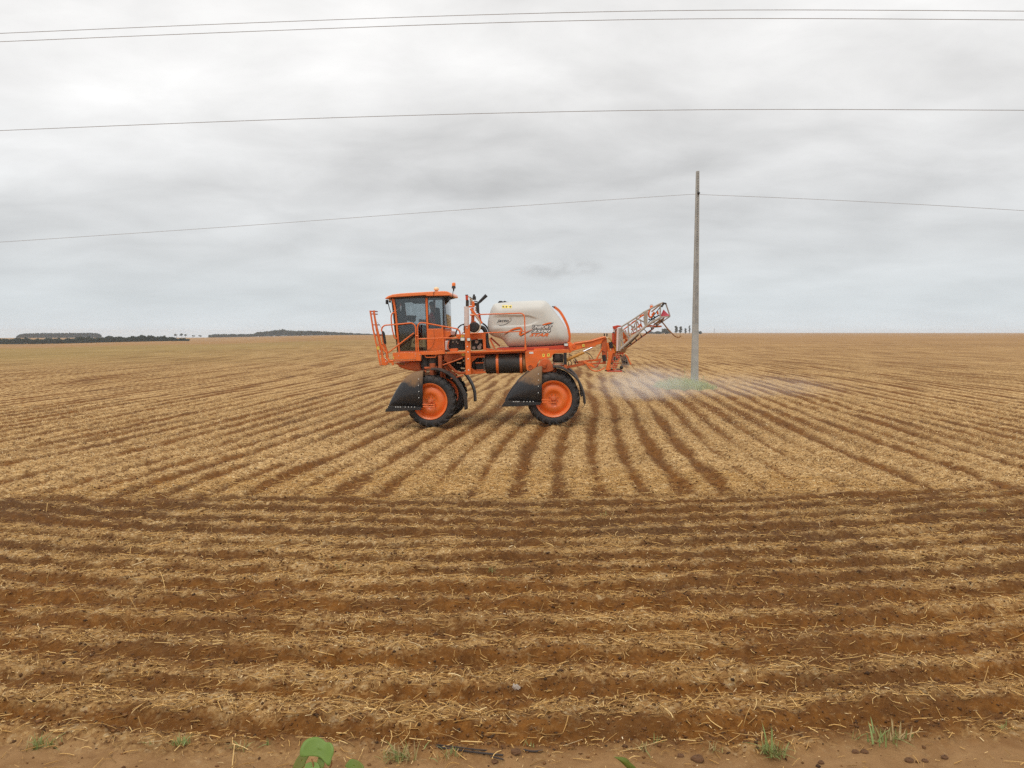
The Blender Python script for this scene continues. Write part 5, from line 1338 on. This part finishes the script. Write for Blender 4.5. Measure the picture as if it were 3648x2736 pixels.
def tuft(px, py, h, n, wd, label, seed, green=.6, lean=.8, cat='grass tuft'):
    q = on_ground(px, py); z0 = gz(q.x, q.y); q = on_ground(px, py, z0); g2 = np.random.default_rng(seed); hm = h / FPX * q.y * .85
    x = g2.normal(0, wd, n); y = g2.normal(0, wd * .7, n)
    V, F, kk = blades(n, (x, y, np.full(n, -.004)), hm, 0, g2, lean, .0075 * hm / .12 + .003)
    tone = np.repeat(np.clip(g2.normal(green - .08, .32, n), 0, 1), kk)
    o = npmesh('grass_tuft', V, F, TUFT, attrs=dict(tone=tone)); o.location = (q.x, q.y, z0)
    tag(o, label, cat, group='grass tufts along the field edge')
tuft(135, 2662, 75, 34, .035, 'leftmost green grass tuft on the bare soil edge', 1, .55)
tuft(190, 2655, 45, 16, .03, 'dry yellowish tuft just right of the leftmost green tuft', 2, .25)
tuft(543, 2648, 35, 10, .02, 'tiny pale tuft left of the pair of bright green tufts', 3, .35)
tuft(625, 2652, 42, 14, .015, 'bright green tuft, left one of a close pair', 4, .8)
tuft(655, 2648, 55, 16, .02, 'bright green tuft, right one of a close pair', 5, .85)
tuft(845, 2668, 48, 24, .03, 'yellow green tuft midway between the bright pair and the broad leaved plant', 6, .4)
tuft(955, 2652, 42, 8, .008, 'small upright green sprout behind the broad leaved plant', 7, .8)
tuft(1405, 2700, 60, 30, .035, 'pale green tuft right of the broad leaved plant', 8, .45)
tuft(1440, 2700, 80, 40, .045, 'sprawling straw coloured tuft with one tall white green blade', 9, .3)
tuft(1612, 2690, 45, 30, .045, 'sparse tuft growing beside the dark sticks', 10, .4)
tuft(1885, 2660, 35, 10, .02, 'faint green wisp right of the dark sticks', 11, .6)
tuft(2285, 2668, 45, 16, .03, 'dry tuft with split blades left of the small olive leaf tip', 12, .3)
tuft(2335, 2652, 48, 10, .012, 'small tuft with a single bright green blade', 13, .75)
tuft(2538, 2672, 48, 14, .02, 'thin brownish tuft between the single blade and the bushy tuft', 14, .35)
tuft(2757, 2688, 75, 70, .035, 'bushy grey green grass tuft low at the right', 15, .5)
tuft(2738, 2670, 115, 7, .02, 'tall thin green blades rising behind the bushy grey green tuft', 16, .85, .35)
tuft(3148, 2638, 100, 26, .045, 'largest green tuft with bent over blades at the right edge of the field', 17, .75, .55)
tuft(3190, 2630, 85, 18, .04, 'straw coloured stems crossing beside the largest green tuft', 18, .15, .7)
tuft(3050, 2630, 55, 8, .02, 'yellowing sprout left of the largest green tuft', 19, .4)
tuft(3578, 2590, 35, 12, .03, 'faint dark green tuft at the far right', 20, .7)
tuft(1750, 2035, 32, 12, .03, 'small green weed among the straw in the middle of the field edge rows', 21, .8)
tuft(1790, 2068, 30, 14, .06, 'low yellow green weed spread flat in the straw', 22, .65, .9)
tuft(1212, 2022, 22, 6, .015, 'tiny green sprout, upper one of two on the brown rows', 23, .9)
tuft(1156, 2056, 20, 8, .02, 'tiny green sprout, lower one of two on the brown rows', 24, .9)
tuft(2140, 1838, 26, 16, .06, 'thin yellow green weed at the boundary of the two row directions', 25, .6, .8)
tuft(3490, 1822, 26, 12, .04, 'small weed far right near the boundary of the rows', 26, .6)

# broad-leaved plant at the bottom of the frame
LEAFG = leafmat('broad_leaf_green', [(0, (.18, .17, .03)), (.5, (.15, .23, .04)), (1, (.22, .33, .08))], .42, .2)
c5b = lambda X_, Y_, Y=4.42: on_y(900 + X_ / 2.212, 2400 + Y_ / 2.212, Y)
root_ = Vector((on_y(1110, 2736, 4.42).x, 4.42, gz(on_y(1110, 2736, 4.42).x, 4.42)))
plant = empty('broad_leaved_plant', root_); tag(plant, 'young plant with broad rounded green leaves at the bottom edge', 'plant')
def broadleaf(pts, Y, tone, name='leaf', curl=.04, tilt=.5, vein=None, grid=9):
    P = [c5b(a, b, Y) - root_ for a, b in pts]
    P = smooth_line(P + [P[0]], 4)[:-1]
    cc = sum(P, Vector()) / len(P); zc = cc.z; n = len(P); vs = []; K = 5
    for j in range(K + 1):
        s = 1 - j / K * .999
        for p_ in P:
            q = cc + (p_ - cc) * s; u = (q.z - zc); q = q.copy(); q.y += -u * tilt * 0 + curl * math.cos((q.x - cc.x) * 14) + u * .7
            vs.append(q)
    fs = [(j * n + i, j * n + (i + 1) % n, (j + 1) * n + (i + 1) % n, (j + 1) * n + i) for j in range(K) for i in range(n)]
    o = MB().add(vs, fs).build(name, LEAFG, plant, smooth=80)
    tn = [min(1, max(0, tone + .25 * float(vnoise(v[0] * 40, v[2] * 40, 5)) - .12)) for v in vs]
    o.data.attributes.new('tone', 'FLOAT', 'POINT').data.foreach_set('value', tn)
    so2 = o.modifiers.new('solid', 'SOLIDIFY'); so2.thickness = .0015
    return o
broadleaf([(370, 600), (385, 570), (420, 553), (480, 552), (530, 568), (560, 582), (600, 580), (628, 600), (636, 630), (625, 665), (618, 700), (600, 712), (575, 700), (540, 680), (500, 668), (440, 660), (390, 655), (370, 630)], 4.42, .72)
broadleaf([(310, 752), (325, 710), (350, 680), (380, 662), (430, 664), (425, 690), (410, 715), (395, 752), (350, 775)], 4.46, .12)
broadleaf([(497, 710), (505, 692), (525, 690), (550, 705), (555, 750), (520, 770), (497, 740)], 4.40, .35)
broadleaf([(400, 745), (440, 736), (500, 742), (520, 780), (450, 800), (400, 780)], 4.38, .8)
broadleaf([(718, 750), (740, 725), (765, 716), (820, 725), (870, 752), (860, 790), (780, 800), (730, 780)], 4.44, .3)
for a, b in (((465, 670), (480, 745)), ((622, 680), (608, 745)), ((590, 720), (605, 745)), ((735, 740), (700, 800))):
    p_ = c5b(*a) - root_; q_ = c5b(*b) - root_
    MB().tube(smooth_line([p_, q_, Vector((0, 0, 0))], 3), .004, 6).build('stem', BRONZE, plant)
# olive leaf tip further right
rt2 = Vector((on_y(2270, 2736, 4.42).x, 4.42, gz(on_y(2270, 2736, 4.42).x, 4.42)))
p2 = empty('leafy_shoot', rt2); tag(p2, 'dark olive leaf tip poking up from the bottom edge right of centre', 'plant')
c8 = lambda X_, Y_: on_y(1950 + X_ / 2.328, 2500 + Y_ / 2.331, 4.42) - rt2
P = [c8(a, b) for a, b in ((550, 455), (590, 456), (640, 462), (668, 478), (690, 505), (738, 552), (745, 600), (700, 590), (650, 540), (600, 492))]
P = smooth_line(P + [P[0]], 3)[:-1]; cc = sum(P, Vector()) / len(P); vs = [cc] + P
o = MB().add(vs, [(0, i + 1, (i + 1) % len(P) + 1) for i in range(len(P))]).build('leaf', LEAFG, p2); o.data.attributes.new('tone', 'FLOAT', 'POINT').data.foreach_set('value', [.22] * len(vs))
so2 = o.modifiers.new('solid', 'SOLIDIFY'); so2.thickness = .002
MB().tube([c8(740, 590), Vector((0, 0, 0))], .004, 6).build('stem', BRONZE, p2)

# sticks, husk and clods on the bare edge
STICK = pm('dark_stick', (.045, .032, .026), .8, var=.3)
def stick(pix, r, label):
    pts = []
    for px, py in pix:
        q = on_ground(px, py, 0); z0 = gz(q.x, q.y); q = on_ground(px, py, z0 + r * 1.5); pts.append(q)
    o = MB().tube(smooth_line(pts, 4), r, 6).build('stick', STICK); tag(o, label, 'stick', group='dark sticks on the soil edge')
cc8 = lambda a, b: (900 + a / 2.212, 2400 + b / 2.212)
stick([cc8(1400, 572), cc8(1560, 592), cc8(1760, 620), cc8(1975, 642)], .0060, 'longest dark stick lying on the bare soil edge')
stick([cc8(1450, 560), cc8(1600, 578), cc8(1780, 600), cc8(1890, 605)], .0045, 'second dark stick lying right behind the longest one')
stick([cc8(1875, 655), cc8(1920, 662), cc8(1975, 676)], .0050, 'short dark stick in front of the right end of the longest one')
stick([cc8(2130, 600), cc8(2212, 612), cc8(2290, 606)], .0060, 'dark stick end lying right of the three close sticks')
HUSK = pm('pale_husk', (.58, .50, .42), .8, var=.1)
q = on_ground(1825, 2466); zz0 = gz(q.x, q.y); h_ = empty('dry_husk', (q.x, q.y, zz0)); tag(h_, 'pale crumpled dry husk lying on the straw row', 'husk')
for k_ in range(5):
    a = -1.2 + .6 * k_; MB().add([(0, 0, .01), (.05 * math.cos(a) - .01, .03 * math.sin(a), .035), (.06 * math.cos(a), .035 * math.sin(a), .02), (.045 * math.cos(a) + .012, .03 * math.sin(a), .004)], [(0, 1, 2, 3)]).build('flake', HUSK, h_)
CLODM = pm('dark_clod', (.13, .062, .026), .95, var=.3, bump=.5)
for i, (px, py, s_, lb) in enumerate(((3046, 2680, .024, 'small dark clod left of a second one on the smooth soil'), (3078, 2679, .026, 'small dark clod right of its neighbour on the smooth soil'), (3366, 2700, .024, 'single round dark clod on the smooth soil far right'),
        (3238, 2712, .028, 'crumbly dark clod near the bottom edge'), (3295, 2712, .02, 'tiny clod right of the crumbly one'), (2486, 2708, .040, 'brown lump of soil near the bottom edge below the thin brownish tuft'),
        (2424, 2697, .022, 'flat dark clod left of the brown lump'), (2925, 2720, .020, 'dark speck of soil below the bushy grey green tuft'), (1838, 2697, .034, 'grey brown clod below the right end of the dark sticks'), (1763, 2722, .022, 'small clod close to the bottom edge below the sticks'))):
    q = on_ground(px, py); r5 = random.Random(i); m = MB().ell((0, 0, s_ * .3), s_, s_ * .8, s_ * .55, 10, 7)
    m.v = [(a * r5.uniform(.75, 1.2), b * r5.uniform(.75, 1.2), c_ * r5.uniform(.8, 1.15)) for a, b, c_ in m.v]
    o = m.build('soil_clod', CLODM, smooth=0, loc=(q.x, q.y, gz(q.x, q.y))); tag(o, lb, 'clod', group='soil clods on the smooth edge')

# ---- distant trees
def crown_mesh(name, cents, mat, leaf, per, seed, parent=None, loc=(0, 0, 0)):
    """cents: (x, y, z, rx, ry, rz) lobes; leaf clump faces spread through them"""
    g2 = np.random.default_rng(seed); C_ = np.array(cents, float); n = len(C_) * per
    idx = np.repeat(np.arange(len(C_)), per); d_ = g2.normal(0, 1, (n, 3)); d_ /= np.linalg.norm(d_, axis=1)[:, None]; rr = g2.random(n) ** .35 * g2.uniform(.8, 1.15, n)
    ctr = C_[idx, :3] + d_ * C_[idx, 3:] * rr[:, None]
    u = g2.normal(0, 1, (n, 3)); u /= np.linalg.norm(u, axis=1)[:, None]; w = np.cross(u, g2.normal(0, 1, (n, 3))); w /= np.linalg.norm(w, axis=1)[:, None]
    s = leaf * g2.uniform(.5, 1.3, n)[:, None]
    V = np.stack([ctr - u * s - w * s * .6, ctr + u * s * .8 - w * s, ctr + u * s + w * s * .7, ctr - u * s * .7 + w * s], 1).reshape(-1, 3)
    F = (np.arange(n)[:, None] * 4 + np.arange(4)[None])
    o = npmesh(name, V, F, mat, attrs=dict(tone=np.repeat(np.clip(g2.normal(.5, .28, n), 0, 1), 4)))
    o.location = loc
    if parent: o.parent = parent
    return o
def wood(name, label, pxs, dist, top_f, mat, seed, base_dz=0., gap=6., depth=40, leafk=.21, per=70):
    """a line of trees whose tops follow top_f(px) in photo pixels"""
    g2 = np.random.default_rng(seed); cents = []; px = pxs[0]
    while px < pxs[1]:
        for row in range(3):
            Yd = dist + row * depth / 3 + g2.uniform(-5, 5); pxx = px + g2.uniform(-3, 3)
            q = on_y(pxx, 1200, Yd); z0 = float(zfar(np.array([q.x]), np.array([Yd]))[0]); ztop = on_y(pxx, top_f(pxx), Yd).z
            h = max(1.2, (ztop - z0)) * g2.uniform(.86, 1.0); r_ = gap * dist / FPX * .75
            cents.append((q.x, Yd, z0 + h * .42, r_ * 1.2, r_, h * .50)); cents.append((q.x + g2.uniform(-.5, .5) * r_, Yd, z0 + h * .75, r_ * .8, r_ * .8, h * .26))
        px += gap
    o = crown_mesh(name, cents, mat, gap * dist / FPX * leafk, per, seed)
    tag(o, label, 'trees', kind='stuff'); return o
def tf1(x): return np.interp(x, [-900, 0, 100, 200, 300, 400, 500, 540, 560, 600, 670], [1198, 1205, 1206, 1207, 1202, 1200, 1198, 1194, 1196, 1204, 1205]) + 2.6 * math.sin(x * .06) + 2.2 * math.sin(x * .17 + 1) + 1.2 * math.sin(x * .41)
wood('riverside_wood', 'long dark green belt of bushy trees along the left field edge', (-900, 672), 690, tf1, TREE, 41, per=90, gap=8)
def tf2(x): return np.interp(x, [60, 75, 100, 340, 352, 362], [1197, 1189, 1186, 1185, 1188, 1196]) + .5 * math.sin(x * .5)
wood('tree_plantation', 'flat topped bluish block of plantation trees on the far left rise', (62, 362), 1480, tf2, TREEP, 42, gap=5, per=75)
def tf3(x): return np.interp(x, [748, 760, 900, 915, 960, 1005, 1040, 1120, 1180, 1260, 1320, 1500], [1193, 1190, 1190, 1183, 1178, 1172, 1178, 1178, 1182, 1187, 1190, 1190]) + .8 * math.sin(x * .21)
wood('distant_wood', 'low humped dark wood on the horizon left of the sprayer', (748, 1360), 1480, tf3, TREE, 43, gap=5, per=75)
def tf4(x): return 1182 + 2 * math.sin(x * .3)
wood('horizon_scrub', 'thin faint line of low scrub on the horizon behind the boom', (2305, 2362), 1400, tf4, TREEP, 44, gap=4, per=30)

def far_tree(px, py_base, py_top, w, dist, label, seed, style='round', grp=None):
    q = on_y(px, py_base, dist); z0 = float(zfar(np.array([q.x]), np.array([dist]))[0]); zt = on_y(px, py_top, dist).z; h = zt - z0; wm = w / FPX * dist
    root = empty('tree', (q.x, dist, z0)); tag(root, label, 'tree', group=grp)
    g3 = random.Random(seed); tk = .22 if style == 'round' else (.35 if style == 'tall' else .78)
    MB().tube([(0, 0, -.3), (g3.uniform(-.2, .2), 0, h * tk), (g3.uniform(-.3, .3), 0, h * .85)], [.28, .2, .07], 7).build('trunk', BARK, root)
    cents = []
    if style == 'round':
        for k_ in range(9): cents.append((g3.uniform(-.32, .32) * wm, g3.uniform(-.3, .3) * wm, h * g3.uniform(.3, .78), wm * .24, wm * .24, h * .22))
    elif style == 'tall':
        for k_ in range(10):
            t = k_ / 9; cents.append((g3.uniform(-.18, .18) * wm, g3.uniform(-.2, .2) * wm, h * (.28 + .66 * t), wm * .30 * (1.15 - .5 * abs(t - .5)), wm * .3, h * .10))
    else:
        for k_ in range(5): cents.append((g3.uniform(-.35, .35) * wm, g3.uniform(-.3, .3) * wm, h * g3.uniform(.60, .90), wm * .28, wm * .24, h * .16))
    crown_mesh('crown', cents, TREE, wm * .07, 55, seed, root)
G1 = 'tall trees on the horizon beside the pole'
far_tree(2375, 1188, 1170, 34, 1150, 'low rounded tree at the left end of the horizon clump beside the pole', 1, 'round', G1)
far_tree(2346, 1188, 1180, 20, 1150, 'low bushy tree left of the rounded one on the horizon', 12, 'round', G1)
far_tree(2409, 1188, 1162, 15, 1150, 'tallest of the two dense trees left of the pole on the horizon', 2, 'tall', G1)
far_tree(2424, 1188, 1164, 15, 1150, 'dense tree directly right of the tallest one on the horizon', 3, 'tall', G1)
far_tree(2442, 1188, 1170, 11, 1150, 'thin gappy tree between the dense pair and the pole on the horizon', 4, 'tall', G1)
far_tree(2456, 1188, 1160, 9, 1150, 'slim tree closest to the left side of the pole on the horizon', 5, 'tall', G1)
far_tree(2493, 1188, 1179, 18, 1150, 'small dark tree just right of the pole on the horizon', 6, 'round', G1)
G2 = 'lone flat topped trees on the left horizon'
far_tree(629, 1202, 1190, 14, 1400, 'flat topped lone tree, left one of the close trio on the left horizon', 7, 'flat', G2)
far_tree(648, 1202, 1188, 14, 1400, 'flat topped lone tree, middle one of the close trio on the left horizon', 8, 'flat', G2)
far_tree(661, 1202, 1189, 12, 1400, 'flat topped lone tree, right one of the close trio on the left horizon', 9, 'flat', G2)
far_tree(687, 1201, 1194, 12, 1400, 'small lone tree right of the flat topped trio', 10, 'flat', G2)
far_tree(713, 1200, 1195, 12, 1400, 'small lone tree nearest the humped distant wood', 11, 'flat', G2)
far_tree(587, 1203, 1194, 8, 1400, 'tiny lone tree left of the flat topped trio', 13, 'flat', G2)
for i, (px, h, lb) in enumerate(((2545, 20, 'lattice mast on the horizon right of the concrete pole'), (2584, 12, 'faint thin post right of the lattice mast on the horizon'), (2897, 14, 'faint lone post far right on the horizon'))):
    q = on_y(px, 1187, 1300); hm = h / FPX * 1300; root = empty('distant_mast', (q.x, 1300, 0)); tag(root, lb, 'mast')
    if i == 0:
        for s in (-1, 1): MB().bar((s * .9, 0, -.5), (s * .12, 0, hm), .22).build('mast_leg', CONCS, root)
        for k_ in range(5):
            z_ = hm * k_ / 5; w_ = .9 * (1 - k_ / 5); MB().bar((-w_, 0, z_), (w_ * .8, 0, z_ + hm / 5), .14).build('mast_brace', CONCS, root)
        MB().bar((-1.4, 0, hm * .8), (1.4, 0, hm * .8), .18).build('cross_arm', CONCS, root)
    else:
        MB().bar((0, 0, -.5), (0, 0, hm), .20).build('mast_post', CONCS, root); MB().bar((-.8, 0, hm * .93), (.8, 0, hm * .93), .14).build('cross_arm', CONCS, root)

# ================================================================== SPRAY MIST, EXHAUST SMOKE, HAZE
def volmat(name, col, dens, scale, lo, hi, absorb=None, stretch=(1, 1, 1), ell=True):
    m = bpy.data.materials.new(name); m.use_nodes = True; t = m.node_tree; t.nodes.clear()
    v = nd(t, 'ShaderNodeVolumePrincipled'); v.inputs['Color'].default_value = (*col, 1); v.inputs['Anisotropy'].default_value = .1
    if absorb: v.inputs['Absorption Color'].default_value = (*absorb, 1)
    tcn = nd(t, 'ShaderNodeTexCoord'); mp_ = nd(t, 'ShaderNodeMapping'); mp_.inputs['Scale'].default_value = stretch; t.links.new(tcn.outputs['Object'], mp_.inputs[0])
    n = noise(t, mp_.outputs[0], scale, 3, .6, .6); nn = ramp(t, n, [(lo, (0, 0, 0)), (hi, (1, 1, 1))])
    g = nd(t, 'ShaderNodeMapping'); g.vector_type = 'POINT'; g.inputs['Location'].default_value = (-1, -1, -1); g.inputs['Scale'].default_value = (2, 2, 2)
    t.links.new(tcn.outputs['Generated'], g.inputs[0]); ln = nd(t, 'ShaderNodeVectorMath', operation='LENGTH'); t.links.new(g.outputs[0], ln.inputs[0])
    fall = ramp(t, ln.outputs['Value'], [(.25, (1, 1, 1)), (.98, (0, 0, 0))], 'EASE')
    t.links.new(mth(t, 'MULTIPLY', mth(t, 'MULTIPLY', nn, fall), dens), v.inputs['Density'])
    o = nd(t, 'ShaderNodeOutputMaterial'); t.links.new(v.outputs[0], o.inputs['Volume']); return m
def puff(name, c, r, mat, label, cat, parent=None, rz=0):
    o = MB().ell((0, 0, 0), r[0], r[1], r[2], 20, 12).build(name, mat, smooth=80, loc=c); o.rotation_euler = (0, 0, rz); tag(o, label, cat, kind='stuff'); return o
MIST = volmat('spray_mist_air', (.96, .96, .96), .36, .8, .28, .66)
puff('spray_mist', (5.3, 31.2, .55), (2.7, 2.7, .95), MIST, 'pale drifting cloud of spray mist behind the boom', 'mist')
MIST2 = volmat('spray_mist_thin', (.96, .96, .96), .11, .6, .30, .68)
puff('spray_mist', (9.2, 33.0, .35), (5.8, 3.4, .72), MIST2, 'thin trailing spray mist drifting round the grass at the pole foot', 'mist')
SMOKE = volmat('exhaust_smoke_air', (.22, .22, .23), 1.1, 2.2, .42, .72, absorb=(.2, .2, .2), stretch=(.6, .6, 1.3))
q = on_y(1990, 958, 24.5)
puff('exhaust_smoke', q, (1.9, .7, .45), SMOKE, 'faint dark puff of exhaust smoke hanging above the tank', 'smoke')

hz = bpy.data.materials.new('haze_air'); hz.use_nodes = True; t = hz.node_tree; t.nodes.clear()
v = nd(t, 'ShaderNodeVolumePrincipled'); v.inputs['Color'].default_value = (.86, .92, 1.0, 1); v.inputs['Density'].default_value = .00016; v.inputs['Anisotropy'].default_value = 0
t.links.new(v.outputs[0], nd(t, 'ShaderNodeOutputMaterial').inputs['Volume'])
o = MB().box((-5400, -5400, -55), (5400, 5400, 14)).build('haze', hz, smooth=0); tag(o, 'pale blue haze over the far field', 'haze', kind='stuff')
